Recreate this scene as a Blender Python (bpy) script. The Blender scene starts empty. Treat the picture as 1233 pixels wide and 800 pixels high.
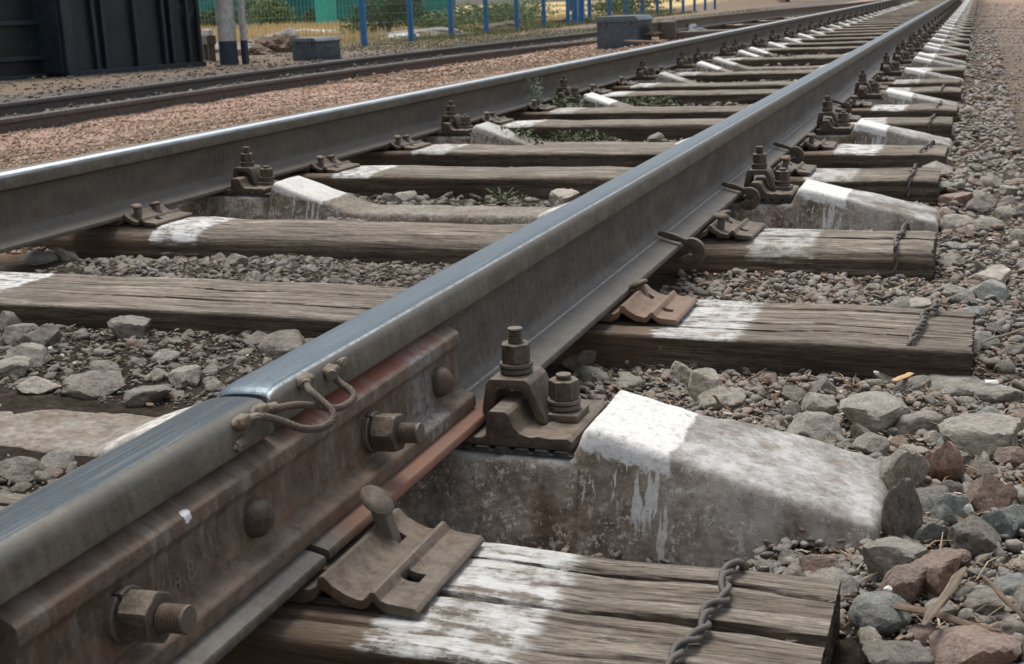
import bpy, bmesh, math, random
import numpy as np
from mathutils import Vector, Matrix, noise
from math import sin, cos, pi, radians

# ------------------------------------------------------------------ camera, world, light, exposure
scn = bpy.context.scene
col = scn.collection
F_PX, CAM_X, CAM_Z, YAW, PITCH, ROLL = 1581.6441, 0.67466, 0.36139, 0.342637, 0.247267, -0.039482
cam_d = bpy.data.cameras.new('camera')
cam = bpy.data.objects.new('camera', cam_d)
col.objects.link(cam)
fw = Vector((-sin(YAW)*cos(PITCH), cos(YAW)*cos(PITCH), -sin(PITCH)))
rt0 = fw.cross(Vector((0, 0, 1))).normalized()
up0 = rt0.cross(fw)
rt = rt0*cos(ROLL) + up0*sin(ROLL)
up = -rt0*sin(ROLL) + up0*cos(ROLL)
cam.matrix_world = Matrix(((rt.x, up.x, -fw.x, CAM_X), (rt.y, up.y, -fw.y, 0.0), (rt.z, up.z, -fw.z, CAM_Z), (0, 0, 0, 1)))
cam_d.sensor_width = 36.0
cam_d.lens = 36.0*F_PX/1233.0
cam_d.clip_start = 0.02
cam_d.clip_end = 3000
cam_d.dof.use_dof = True
cam_d.dof.focus_distance = 1.9
cam_d.dof.aperture_fstop = 20.0
scn.camera = cam

SUN_EL, SUN_AZ = radians(70), radians(-40)      # azimuth measured from +Y towards +X
world = bpy.data.worlds.new('World')
scn.world = world
world.use_nodes = True
wt = world.node_tree
bg = wt.nodes['Background']
sky = wt.nodes.new('ShaderNodeTexSky')
sky.sky_type = 'NISHITA'
sky.sun_disc = False
sky.sun_elevation = SUN_EL
sky.sun_rotation = SUN_AZ
sky.air_density = 1.0
sky.dust_density = 2.5
sky.ozone_density = 0.7
hz = wt.nodes.new('ShaderNodeHueSaturation')      # thin overcast: paler than a clear sky
hz.inputs['Saturation'].default_value = 0.34
wt.links.new(sky.outputs[0], hz.inputs['Color'])
wt.links.new(hz.outputs[0], bg.inputs[0])
bg.inputs[1].default_value = 0.13
sun_d = bpy.data.lights.new('sun', 'SUN')
sun = bpy.data.objects.new('sun', sun_d)
col.objects.link(sun)
sun_d.energy = 2.3
sun_d.angle = radians(28)
sun_d.color = (1.0, 0.94, 0.85)
sdir = Vector((sin(SUN_AZ)*cos(SUN_EL), cos(SUN_AZ)*cos(SUN_EL), sin(SUN_EL)))
sun.rotation_euler = sdir.to_track_quat('Z', 'Y').to_euler()
scn.view_settings.view_transform = 'Standard'
scn.view_settings.look = 'None'
scn.view_settings.exposure = 0.44
scn.view_settings.gamma = 1.0
scn.render.engine = 'CYCLES'
scn.cycles.max_bounces = 6
scn.cycles.use_denoising = True

R_ = random.Random(11)
NR = np.random.default_rng(5)

# ------------------------------------------------------------------ node helpers
class NT:
    def __init__(s, name):
        s.m = bpy.data.materials.new(name)
        s.m.use_nodes = True
        s.t = s.m.node_tree
        s.p = s.t.nodes['Principled BSDF']
        s.out = s.t.nodes['Material Output']
        s.co = s.n('ShaderNodeTexCoord').outputs['Object']
    def n(s, typ, **kw):
        nd = s.t.nodes.new(typ)
        for k, v in kw.items(): setattr(nd, k, v)
        return nd
    def lk(s, a, b):
        if hasattr(a, 'is_output') or isinstance(a, bpy.types.NodeSocket): s.t.links.new(a, b)
        else:
            try: b.default_value = a
            except Exception: b.default_value = (a[0], a[1], a[2], 1.0)
    def math(s, op, a, b=0.0, c=None, clamp=False):
        nd = s.n('ShaderNodeMath', operation=op, use_clamp=clamp)
        s.lk(a, nd.inputs[0]); s.lk(b, nd.inputs[1])
        if c is not None: s.lk(c, nd.inputs[2])
        return nd.outputs[0]
    def mapv(s, vec, scale=(1, 1, 1), loc=(0, 0, 0), rot=(0, 0, 0)):
        nd = s.n('ShaderNodeMapping')
        s.lk(vec, nd.inputs[0]); nd.inputs[1].default_value = loc; nd.inputs[2].default_value = rot; nd.inputs[3].default_value = scale
        return nd.outputs[0]
    def noise(s, vec=None, scale=5, detail=6, rough=0.6, dist=0.0, out=0):
        nd = s.n('ShaderNodeTexNoise')
        s.lk(s.co if vec is None else vec, nd.inputs['Vector'])
        nd.inputs['Scale'].default_value = scale; nd.inputs['Detail'].default_value = detail
        nd.inputs['Roughness'].default_value = rough; nd.inputs['Distortion'].default_value = dist
        return nd.outputs[out]
    def voro(s, vec=None, scale=5, feature='F1', out='Distance', rnd=1.0):
        nd = s.n('ShaderNodeTexVoronoi', feature=feature)
        s.lk(s.co if vec is None else vec, nd.inputs['Vector'])
        nd.inputs['Scale'].default_value = scale
        nd.inputs['Randomness'].default_value = rnd
        return nd.outputs[out]
    def ramp(s, fac, stops, interp='LINEAR'):
        nd = s.n('ShaderNodeValToRGB')
        nd.color_ramp.interpolation = interp
        el = nd.color_ramp.elements
        while len(el) < len(stops): el.new(0.5)
        for e, (p, c) in zip(el, stops):
            e.position = p
            e.color = (c, c, c, 1) if isinstance(c, (int, float)) else (c[0], c[1], c[2], 1)
        s.lk(fac, nd.inputs[0])
        return nd.outputs[0]
    def mix(s, fac, a, b, mode='MIX'):
        nd = s.n('ShaderNodeMix', data_type='RGBA', blend_type=mode)
        nd.clamp_factor = True
        s.lk(fac, nd.inputs[0]); s.lk(a, nd.inputs[6]); s.lk(b, nd.inputs[7])
        return nd.outputs[2]
    def smooth(s, v, a, b):
        nd = s.n('ShaderNodeMapRange', interpolation_type='SMOOTHSTEP')
        s.lk(v, nd.inputs[0]); nd.inputs[1].default_value = a; nd.inputs[2].default_value = b
        return nd.outputs[0]
    def sep(s, v=None):
        nd = s.n('ShaderNodeSeparateXYZ'); s.lk(s.co if v is None else v, nd.inputs[0]); return nd.outputs
    def comb(s, x, y, z):
        nd = s.n('ShaderNodeCombineXYZ')
        for k, v in enumerate((x, y, z)): s.lk(v, nd.inputs[k])
        return nd.outputs[0]
    def bump(s, h, strength=0.5, dist=0.002, prev=None):
        nd = s.n('ShaderNodeBump')
        nd.inputs['Strength'].default_value = strength; nd.inputs['Distance'].default_value = dist
        s.lk(h, nd.inputs['Height'])
        if prev is not None: s.lk(prev, nd.inputs['Normal'])
        return nd.outputs[0]
    def done(s, color=None, rough=None, metal=None, normal=None, spec=None):
        if color is not None: s.lk(color, s.p.inputs['Base Color'])
        if rough is not None: s.lk(rough, s.p.inputs['Roughness'])
        if metal is not None: s.lk(metal, s.p.inputs['Metallic'])
        if normal is not None: s.lk(normal, s.p.inputs['Normal'])
        if spec is not None: s.lk(spec, s.p.inputs['Specular IOR Level'])
        return s.m

def obj_random(t): return t.n('ShaderNodeObjectInfo').outputs['Random']
def world_normal_z(t):
    g = t.n('ShaderNodeNewGeometry'); return t.sep(g.outputs['Normal'])[2]
def shifted(t, k=37.0):      # object coordinates shifted per object, so that copies do not repeat
    r = t.math('MULTIPLY', obj_random(t), k)
    v = t.n('ShaderNodeVectorMath', operation='ADD')
    t.lk(t.co, v.inputs[0]); t.lk(t.comb(r, r, r), v.inputs[1])
    return v.outputs[0]

# ------------------------------------------------------------------ materials
def mat_rail(name, near=0, red=None, far=False):
    t = NT(name)
    x, y, z = t.sep()
    n1 = t.noise(t.mapv(t.co, (1, .35, 1)), 22, 8, .65)
    n2 = t.noise(t.co, 120, 6, .7)
    n4 = t.noise(t.co, 620, 4, .8)
    streak = t.noise(t.comb(x, t.math('MULTIPLY', y, 90), t.math('MULTIPLY', z, 7)), 1.0, 6, .7)
    body = t.ramp(t.math('ADD', t.math('MULTIPLY', n1, .35), t.math('ADD', t.math('MULTIPLY', n2, .35), t.math('MULTIPLY', n4, .3))),
                  [(.40, (.024, .019, .014)), (.5, (.074, .061, .046)), (.60, (.145, .125, .098))])
    body = t.mix(t.ramp(streak, [(.45, 0.0), (.75, .5)]), body, (.16, .150, .138))
    spot = t.ramp(t.noise(t.co, 85, 5, .7), [(.64, 0.0), (.67, .7)])
    body = t.mix(spot, body, (.055, .042, .033))
    # pale cement dust lying on the foot
    nz = world_normal_z(t)
    dust = t.math('MULTIPLY', t.smooth(nz, .25, .85), t.ramp(t.noise(t.co, 30, 7, .7), [(.3, .35), (.7, .95)]))
    body = t.mix(t.math('MULTIPLY', dust, .85), body, (.185, .178, .165))
    if far:
        body = t.mix(.3, body, (.15, .122, .092))
    # brown side of the head
    hs = t.smooth(z, .136, .146)
    nb = t.math('ADD', t.math('MULTIPLY', t.noise(t.mapv(t.co, (1, .5, 1)), 35, 7, .75), .45), t.math('ADD', t.math('MULTIPLY', streak, .25), t.math('MULTIPLY', n4, .3)))
    side = t.ramp(nb, [(.38, (.055, .043, .030)), (.5, (.115, .098, .072)), (.62, (.19, .17, .135))])
    body = t.mix(hs, body, side)
    if red:
        w = t.math('MULTIPLY', t.smooth(y, red[0], red[0]+.08), t.math('SUBTRACT', 1.0, t.smooth(y, red[1]-.10, red[1])))
        w = t.math('MULTIPLY', w, t.math('SUBTRACT', 1.0, t.smooth(z, .02, .05)))
        w = t.math('MULTIPLY', w, t.ramp(t.noise(t.co, 25, 6, .7), [(.3, .5), (.7, 1.0)]))
        body = t.mix(t.math('MULTIPLY', w, t.smooth(x, .045, .06)), body, (.25, .115, .070))
    # polished running band
    wob = t.math('MULTIPLY', t.math('SUBTRACT', t.noise(t.mapv(t.co, (1, 3, 1)), 6, 4, .6), .5), .006 if near else .002)
    ax = t.math('ADD', t.math('ABSOLUTE', x), wob)
    edge = (.018, .033) if near else (.0285, .0305)
    top = t.math('MULTIPLY', t.math('SUBTRACT', 1.0, t.smooth(ax, *edge)), t.smooth(z, .168, .172))
    fine = t.noise(t.comb(t.math('MULTIPLY', x, 900), t.math('MULTIPLY', y, 12), 0.0), 1.0, 4, .7)
    mott = t.noise(t.co, 260, 5, .8)
    steel = t.ramp(mott, [(.3, (.026, .038, .047)), (.7, (.058, .075, .088))]) if near else t.ramp(mott, [(.3, (.065, .090, .110)), (.7, (.12, .155, .18))])
    if far:
        top = t.math('MULTIPLY', t.smooth(t.math('ADD', x, wob), .010, .016), t.math('MULTIPLY', t.smooth(z, .168, .171), t.math('SUBTRACT', 1.0, t.smooth(x, .0335, .0345))))
        steel = t.ramp(mott, [(.3, (.55, .60, .64)), (.7, (.70, .74, .77))])  # polished gauge corner, its white sky highlight put into the steel colour
    c = t.mix(top, body, steel)
    # grey half-worn shoulder
    sh = t.math('MULTIPLY', t.math('MULTIPLY', t.smooth(ax, edge[0], edge[1]), t.smooth(z, .160, .1725)), t.ramp(n1, [(.3, .4), (.6, .9)]))
    c = t.mix(sh, c, (.13, .13, .12))
    if not near and not far:
        lip = t.math('MULTIPLY', t.math('MULTIPLY', t.smooth(x, .0262, .0275), t.math('SUBTRACT', 1.0, t.smooth(x, .0295, .031))), t.ramp(n2, [(.35, .25), (.6, .9)]))
        c = t.mix(lip, c, (.42, .45, .46))
    scr = t.ramp(t.noise(t.comb(t.math('MULTIPLY', x, 1500), t.math('MULTIPLY', y, 5), 0.0), 1.0, 3, .6), [(.56, 0.0), (.66, .45)])
    c = t.mix(t.math('MULTIPLY', scr, top), c, (.40, .43, .45))
    pit = t.ramp(t.noise(t.co, 240, 3, .6), [(.30, .8), (.36, 0.0)])
    c = t.mix(t.math('MULTIPLY', pit, top), c, (.035, .033, .03))
    rg = t.mix(top, t.math('ADD', .55, t.math('MULTIPLY', n2, .35)), t.math('ADD', .34 if near else .30, t.math('MULTIPLY', fine, .16)))
    met = t.math('ADD', t.math('MULTIPLY', top, .92), t.math('MULTIPLY', sh, .1), clamp=True)
    b = t.bump(n4, .5, .0006)
    b = t.bump(n2, .45, .0014, b)
    b = t.bump(n1, .35, .002, b)
    return t.done(c, rg, met, b)

def mat_rust(name, dark=(.028, .020, .014), mid=(.085, .064, .046), light=(.16, .130, .100), orange=(.27, .13, .06), amt=.25, scale=1.0, red=False, dot=None, bluepatch=None, dust=.65):
    t = NT(name)
    v = shifted(t)
    a = t.noise(v, 40*scale, 8, .7)
    b_ = t.noise(v, 190*scale, 6, .75)
    g_ = t.noise(v, 700*scale, 4, .8)
    c = t.ramp(t.math('ADD', t.math('MULTIPLY', a, .4), t.math('ADD', t.math('MULTIPLY', b_, .3), t.math('MULTIPLY', g_, .3))), [(.38, dark), (.5, mid), (.61, light)])
    fl_ = t.ramp(t.voro(t.mapv(v, (1, 1, 1)), 95*scale, out='Color'), [(.2, .78), (.8, 1.2)])
    c = t.mix(t.ramp(t.noise(v, 9*scale, 4, .6), [(.4, 0.0), (.6, .8)]), c, t.mix(1.0, c, fl_, 'MULTIPLY'))
    o = t.ramp(t.noise(v, 14*scale, 6, .7, 1.0), [(.5, 0.0), (.68, 1.0)])
    c = t.mix(t.math('MULTIPLY', o, amt), c, orange)
    edge = t.n('ShaderNodeNewGeometry').outputs['Pointiness']
    c = t.mix(t.math('MULTIPLY', t.smooth(edge, .52, .62), .5), c, (.24, .21, .18))
    nz = world_normal_z(t)
    du = t.math('MULTIPLY', t.smooth(nz, .4, .95), t.ramp(t.noise(v, 60*scale, 6, .7), [(.38, .05*dust), (.62, dust)]))
    c = t.mix(du, c, (.20, .172, .142))
    x, y, z = t.sep()
    if red:   # old red paint along the upper slope of the joint bar, blue-white scale near its far end
        r = t.math('MULTIPLY', t.smooth(z, .118, .121), t.math('SUBTRACT', 1.0, t.smooth(x, .036, .043)))
        r = t.math('MULTIPLY', r, t.math('MULTIPLY', t.smooth(y, -.08, .08), t.math('SUBTRACT', 1.0, t.smooth(y, .34, .42))))
        r = t.math('MULTIPLY', r, t.ramp(t.noise(v, 28, 7, .75), [(.3, .35), (.62, .95)]))
        c = t.mix(r, c, (.31, .088, .055))
        st = t.noise(t.comb(x, t.math('MULTIPLY', y, 55), t.math('MULTIPLY', z, 14)), 1.0, 6, .7)
        lime = t.math('MULTIPLY', t.ramp(st, [(.50, 0.0), (.72, .8)]), t.smooth(z, .025, .10))
        c = t.mix(lime, c, (.30, .29, .265))
        bp = t.math('MULTIPLY', t.smooth(y, .25, .29), t.math('SUBTRACT', 1.0, t.smooth(y, .33, .36)))
        bp = t.math('MULTIPLY', bp, t.ramp(t.noise(v, 110, 6, .8), [(.42, 0.0), (.6, 1.0)]))
        c = t.mix(t.math('MULTIPLY', bp, .7), c, (.30, .33, .35))
        dv = t.n('ShaderNodeVectorMath', operation='DISTANCE')
        wobv = t.n('ShaderNodeVectorMath', operation='ADD')
        t.lk(t.co, wobv.inputs[0]); t.lk(t.mapv(t.noise(t.co, 200, 2, .5, out=1), (.006, .006, .006), (-.003, -.003, -.003)), wobv.inputs[1])
        t.lk(wobv.outputs[0], dv.inputs[0]); dv.inputs[1].default_value = (.041, -.215, .1175)
        c = t.mix(t.math('SUBTRACT', 1.0, t.smooth(dv.outputs['Value'], .0058, .0066)), c, (.8, .82, .84))
    bm = t.bump(g_, .6, .0007)
    bm = t.bump(b_, .7, .0016, bm)
    bm = t.bump(a, .5, .003, bm)
    return t.done(c, t.ramp(b_, [(.3, .42), (.7, .8)]), .3, bm)

def paint_band(t, x, nz, v, c, rails=(-1.595, 0.0), outer=(.175, .36), inner=(.19, .40), drip=True, cover=.8):
    """white paint patches either side of each rail seat; x in sleeper coordinates (0 = midpoint of sleeper)"""
    return c

def mat_wood(name, base=0, knot=False):
    t = NT(name)
    v = shifted(t, 50)
    x, y, z = t.sep()
    sx, sy, sz = t.sep(v)
    g = t.comb(t.math('MULTIPLY', sx, 3.2), t.math('MULTIPLY', sy, 60), t.math('MULTIPLY', sz, 60))
    gr = t.noise(g, 1.0, 9, .74, .5)
    g2 = t.noise(t.comb(t.math('MULTIPLY', sx, 14), t.math('MULTIPLY', sy, 260), t.math('MULTIPLY', sz, 260)), 1.0, 5, .7)
    g3 = t.noise(t.comb(t.math('MULTIPLY', sx, 40), t.math('MULTIPLY', sy, 800), t.math('MULTIPLY', sz, 800)), 1.0, 4, .7)
    big = t.noise(v, 5, 5, .6)
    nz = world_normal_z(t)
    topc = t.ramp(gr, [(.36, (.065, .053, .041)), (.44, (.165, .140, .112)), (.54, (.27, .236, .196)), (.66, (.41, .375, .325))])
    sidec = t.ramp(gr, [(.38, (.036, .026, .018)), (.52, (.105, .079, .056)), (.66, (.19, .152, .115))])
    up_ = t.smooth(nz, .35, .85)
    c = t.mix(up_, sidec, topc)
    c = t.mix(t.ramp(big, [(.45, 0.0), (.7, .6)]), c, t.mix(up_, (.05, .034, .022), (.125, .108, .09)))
    c = t.mix(t.ramp(g2, [(.36, .8), (.47, 0.0)]), c, (.035, .028, .022))
    c = t.mix(1.0, c, t.ramp(g3, [(.36, .55), (.5, 1.0), (.64, 1.35)]), 'MULTIPLY')
    # tar and grease darkening close to each rail, rust-brown stain beside the tie plates
    for rx in (-.7975, .7975):
        d = t.math('ABSOLUTE', t.math('SUBTRACT', x, rx))
        w = t.math('MULTIPLY', t.math('SUBTRACT', 1.0, t.smooth(d, .14, .25)), t.ramp(t.noise(v, 18, 6, .7), [(.3, .3), (.6, .9)]))
        c = t.mix(t.math('MULTIPLY', w, .7), c, (.13, .082, .05))
    if knot:
        kx = t.math('SUBTRACT', x, KNOT[0]); kz = t.math('MULTIPLY', t.math('SUBTRACT', z, KNOT[1]), 1.0)
        wv = t.noise(t.co, 26, 4, .6)
        r = t.math('SQRT', t.math('ADD', t.math('MULTIPLY', kx, kx), t.math('MULTIPLY', kz, kz)))
        r = t.math('ADD', r, t.math('MULTIPLY', t.math('SUBTRACT', wv, .5), .022))
        ring = t.math('SINE', t.math('MULTIPLY', r, 900))
        kc = t.mix(t.smooth(ring, .2, 1.0), (.13, .10, .075), (.035, .025, .018))
        km = t.math('MULTIPLY', t.math('SUBTRACT', 1.0, t.smooth(r, .024, .030)), t.math('SUBTRACT', 1.0, t.smooth(y, -.11, -.09)))
        c = t.mix(km, c, kc)
    # whitewash
    pn = t.noise(t.comb(t.math('MULTIPLY', sx, 14), t.math('MULTIPLY', sy, 95), t.math('MULTIPLY', sz, 95)), 1.0, 7, .75)
    pb = t.noise(v, 26, 6, .7)
    wn = t.math('MULTIPLY', t.math('SUBTRACT', t.noise(t.comb(t.math('MULTIPLY', sx, 6), t.math('MULTIPLY', sy, 70), sz), 1.0, 4, .7), .5), .06)
    tot = None
    for rx, sg in ((.7975, 1), (.7975, -1), (-.7975, 1), (-.7975, -1)):
        d = t.math('ADD', t.math('MULTIPLY', t.math('SUBTRACT', x, rx), sg), wn)
        d = t.math('ADD', d, t.math('MULTIPLY', t.math('SUBTRACT', t.math('FRACT', t.math('MULTIPLY', obj_random(t), 7.3+3.1*rx*sg)), .5), .07))
        m = t.math('MULTIPLY', t.smooth(d, .196, .206), t.math('SUBTRACT', 1.0, t.smooth(d, .338, .356)))
        tot = m if tot is None else t.math('MAXIMUM', tot, m)
    tot = t.math('MULTIPLY', tot, t.smooth(t.math('ADD', nz, t.math('MULTIPLY', t.math('SUBTRACT', pn, .5), 1.2)), .25, .6))
    tot = t.math('MULTIPLY', tot, t.ramp(t.math('ADD', t.math('MULTIPLY', pn, .6), t.math('MULTIPLY', pb, .4)), [(.44, .02), (.475, .6), (.52, .98)]))
    tot = t.math('MULTIPLY', tot, t.ramp(t.math('FRACT', t.math('MULTIPLY', t.math('ADD', obj_random(t), t.math('MULTIPLY', t.smooth(x, -.1, .1), .37)), 9.7)), [(.15, .55), (.7, 1.0)]))
    c = t.mix(tot, c, t.ramp(pb, [(.35, (.48, .48, .46)), (.6, (.70, .71, .71))]))
    # splashes on the side under the paint
    sp = t.math('MULTIPLY', t.ramp(t.noise(v, 95, 5, .8), [(.63, 0.0), (.70, .7)]), t.math('SUBTRACT', 1.0, up_))
    dd = t.math('ABSOLUTE', t.math('SUBTRACT', t.math('ABSOLUTE', x), 1.08))
    sp = t.math('MULTIPLY', sp, t.math('SUBTRACT', 1.0, t.smooth(dd, .06, .16)))
    c = t.mix(sp, c, (.6, .59, .56))
    b = t.bump(g3, .6, .001)
    b = t.bump(g2, .8, .003, b)
    b = t.bump(gr, .8, .007, b)
    return t.done(c, .86, 0.0, b, .25)

def mat_concrete(name):
    t = NT(name)
    v = shifted(t, 50)
    x, y, z = t.sep()
    nz = world_normal_z(t)
    a = t.noise(v, 9, 8, .65)
    b_ = t.noise(v, 70, 8, .75)
    ag = t.voro(v, 75)
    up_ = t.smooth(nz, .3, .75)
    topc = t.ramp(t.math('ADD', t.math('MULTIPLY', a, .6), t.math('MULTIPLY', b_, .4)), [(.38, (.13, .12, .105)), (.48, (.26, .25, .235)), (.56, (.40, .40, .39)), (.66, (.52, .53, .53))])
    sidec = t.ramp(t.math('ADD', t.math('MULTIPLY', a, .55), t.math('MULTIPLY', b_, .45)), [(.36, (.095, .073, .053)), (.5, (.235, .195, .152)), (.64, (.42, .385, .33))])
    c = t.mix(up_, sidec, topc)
    c = t.mix(t.math('MULTIPLY', t.math('SUBTRACT', 1.0, t.smooth(t.math('ABSOLUTE', x), .38, .5)), .75), c, t.ramp(b_, [(.35, (.10, .082, .064)), (.6, (.24, .208, .17))]))
    st = t.noise(t.comb(t.math('MULTIPLY', x, 16), 0.0, t.math('MULTIPLY', z, 2)), 1.0, 4, .6, .5)
    c = t.mix(t.math('MULTIPLY', t.ramp(st, [(.57, 0.0), (.68, .85)]), t.math('SUBTRACT', 1.0, up_)), c, (.10, .062, .040))
    c = t.mix(t.math('MULTIPLY', t.ramp(t.noise(v, 22, 5, .6), [(.52, 0.0), (.62, .7)]), t.math('SUBTRACT', 1.0, t.math('MULTIPLY', up_, .5))), c, (.13, .082, .05))
    wash = t.math('MULTIPLY', t.math('SUBTRACT', 1.0, up_), t.math('MULTIPLY', t.smooth(t.math('ABSOLUTE', x), 1.06, 1.20), t.ramp(t.noise(t.comb(t.math('MULTIPLY', x, 9), y, t.math('MULTIPLY', z, 3)), 1.0, 7, .75), [(.42, 0.0), (.56, .75)])))
    c = t.mix(wash, c, (.42, .40, .36))
    pores = t.ramp(t.noise(v, 210, 3, .7), [(.30, .8), (.37, 0.0)])
    c = t.mix(pores, c, (.07, .055, .042))
    # lichen-like flecks of splashed paint low on the side
    fl = t.math('MULTIPLY', t.ramp(t.math('MAXIMUM', t.noise(v, 150, 4, .8), t.math('ADD', .015, t.noise(v, 75, 5, .85))), [(.575, 0.0), (.60, .95)]), t.ramp(t.noise(v, 20, 3, .6), [(.42, .10), (.55, 1.0)]))
    tot = None; drp = None; ctr = None
    wn = t.math('MULTIPLY', t.math('SUBTRACT', t.noise(v, 32, 8, .8), .5), .034)
    xw = t.math('ADD', x, t.math('MULTIPLY', t.math('SUBTRACT', t.noise(v, 22, 4, .6), .5), .016))
    runs = t.noise(t.comb(t.math('MULTIPLY', xw, 85), 3.7, t.math('MULTIPLY', z, 9)), 1.0, 4, .6, .3)
    runlen = t.noise(t.comb(t.math('MULTIPLY', x, 40), 9.1, 0.0), 1.0, 2, .5)
    for rx, sg in ((.7975, 1), (.7975, -1), (-.7975, 1), (-.7975, -1)):
        d = t.math('ADD', t.math('MULTIPLY', t.math('SUBTRACT', x, rx), sg), t.math('ADD', wn, t.math('MULTIPLY', t.math('SUBTRACT', t.math('FRACT', t.math('MULTIPLY', obj_random(t), 5.7+2*rx*sg)), .5), .03)))
        hi = .355 if rx*sg > 0 else (.50 if rx > 0 else .40)
        m = t.math('MULTIPLY', t.smooth(d, .222, .236), t.math('SUBTRACT', 1.0, t.smooth(d, hi-.003, hi+.003)))
        if rx > 0 and sg < 0: m = t.math('MULTIPLY', m, t.ramp(t.noise(v, 16, 6, .75), [(.40, .15), (.56, .85)]))
        tot = m if tot is None else t.math('MAXIMUM', tot, m)
    for_left = t.ramp(t.math('FRACT', t.math('MULTIPLY', obj_random(t), 11.3)), [(.2, .35), (.8, 1.0)])
    tot = t.math('MULTIPLY', tot, t.mix(t.smooth(x, -.05, .05), for_left, (1.0, 1.0, 1.0)))
    wear = t.ramp(t.noise(v, 38, 7, .78), [(.34, .35), (.43, 1.0)])
    tot = t.math('MULTIPLY', tot, wear)
    # paint covers the top and laps over the edge; long runs down the side
    lim = t.math('ADD', -.055, t.math('MULTIPLY', t.math('ABSOLUTE', t.math('SUBTRACT', t.math('ABSOLUTE', x), 1.04)), -.20))
    edge_z = t.math('ADD', z, t.math('MULTIPLY', t.math('ABSOLUTE', t.math('SUBTRACT', t.math('ABSOLUTE', x), .797)), .235))
    lap = t.smooth(t.math('ADD', edge_z, t.math('MULTIPLY', wn, 1.6)), .070, .076)
    runm = t.math('MULTIPLY', t.ramp(runs, [(.535, 0.0), (.56, 1.0)]), t.smooth(t.math('ADD', edge_z, t.math('MULTIPLY', runlen, .26)), .110, .130))
    cov = t.math('MAXIMUM', t.math('MULTIPLY', up_, t.ramp(b_, [(.28, .5), (.36, 1.0)])), t.math('MAXIMUM', lap, t.math('MULTIPLY', runm, .85)))
    c = t.mix(t.math('MULTIPLY', fl, t.math('SUBTRACT', 1.0, up_)), c, (.55, .53, .49))
    c = t.mix(t.math('MULTIPLY', tot, cov), c, t.ramp(t.noise(v, 120, 5, .8), [(.36, (.46, .45, .42)), (.46, (.62, .62, .60)), (.6, (.70, .70, .69))]))
    b = t.bump(ag, .35, .003)
    b = t.bump(b_, .6, .003, b)
    b = t.bump(a, .4, .008, b)
    return t.done(c, .9, 0.0, b, .2)

def mat_stone(name, stops, island=False, dust=.35, sc=1.0):
    t = NT(name)
    if island:
        rnd = t.n('ShaderNodeNewGeometry').outputs['Random Per Island']
        v = t.co
    else:
        rnd = obj_random(t)
        v = shifted(t)
    base = t.ramp(rnd, stops)
    a = t.noise(v, 28*sc, 8, .7)
    b_ = t.noise(v, 130*sc, 6, .8)
    k = t.ramp(t.math('ADD', t.math('MULTIPLY', a, .6), t.math('MULTIPLY', b_, .4)), [(.36, .22), (.46, .75), (.54, 1.15), (.64, 1.9)])
    c = t.mix(1.0, base, k, 'MULTIPLY')
    w = t.ramp(t.noise(v, 14*sc, 4, .6), [(.55, 0.0), (.7, .6)])
    c = t.mix(t.math('MULTIPLY', w, .55), c, (.21, .12, .085))
    nz = world_normal_z(t)
    c = t.mix(t.math('MULTIPLY', t.math('MULTIPLY', t.smooth(nz, -.1, .8), t.ramp(b_, [(.35, .35), (.6, 1.5)])), dust), c, (.40, .395, .38))
    vv = t.voro(v, 60*sc, 'DISTANCE_TO_EDGE')
    b = t.bump(b_, .9, .003)
    b = t.bump(a, 1.0, .009, b)
    return t.done(c, .92, 0.0, b, .15)

def mat_plain(name, c0, c1, rough=.8, metal=0.0, scale=20, bump=.3, bd=.003, stretch=(1, 1, 1), spec=None, spots=None):
    t = NT(name)
    v = t.mapv(shifted(t), stretch)
    a = t.noise(v, scale, 8, .68)
    c = t.ramp(a, [(.32, c0), (.68, c1)])
    if spots:
        c = t.mix(t.ramp(t.noise(v, scale*.45, 7, .8), [(spots[1], 0.0), (spots[1]+.08, spots[2])]), c, spots[0])
    return t.done(c, rough, metal, t.bump(a, bump, bd), spec)

KNOT = (.7975+.206, -.040)
M = {}
M['rail_near'] = mat_rail('worn_steel_near', near=1, red=None)
M['rail_far'] = mat_rail('worn_steel', red=(1.09, 1.66))
M['rail_left'] = mat_rail('worn_steel_grey', far=True)
M['rail_old'] = mat_plain('rusty_rail_steel', (.045, .038, .036), (.13, .11, .105), .6, .3, 30)
M['rust'] = mat_rust('rusty_iron')
M['rust_dark'] = mat_rust('greasy_rusty_iron', (.020, .017, .014), (.062, .050, .040), (.125, .105, .085), amt=.12)
M['rust_warm'] = mat_rust('orange_rusty_iron', (.09, .05, .032), (.19, .115, .075), (.30, .20, .14), amt=.5)
M['bar'] = mat_rust('painted_joint_bar', (.050, .032, .021), (.135, .092, .064), (.205, .158, .120), amt=.4, red=True)
M['cable'] = mat_rust('rusty_wire_rope', (.014, .008, .005), (.052, .028, .017), (.10, .062, .04), amt=.3, scale=2, dust=.15)
M['weld'] = mat_rust('weld_metal', (.06, .045, .03), (.16, .13, .09), (.27, .24, .18), amt=.3, scale=1.5)
M['wire'] = mat_rust('dark_binding_wire', (.022, .021, .023), (.062, .06, .064), (.13, .125, .13), amt=.2, dust=.25)
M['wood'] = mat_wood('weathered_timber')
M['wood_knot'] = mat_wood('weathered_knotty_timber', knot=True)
M['concrete'] = mat_concrete('weathered_concrete')
M['rubber'] = mat_plain('perished_rubber', (.018, .017, .016), (.075, .07, .062), .85, 0, 60)
gs = [(0.0, (.075, .070, .066)), (.25, (.15, .145, .138)), (.5, (.115, .098, .086)), (.75, (.20, .195, .185)), (1.0, (.145, .135, .12))]
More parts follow.
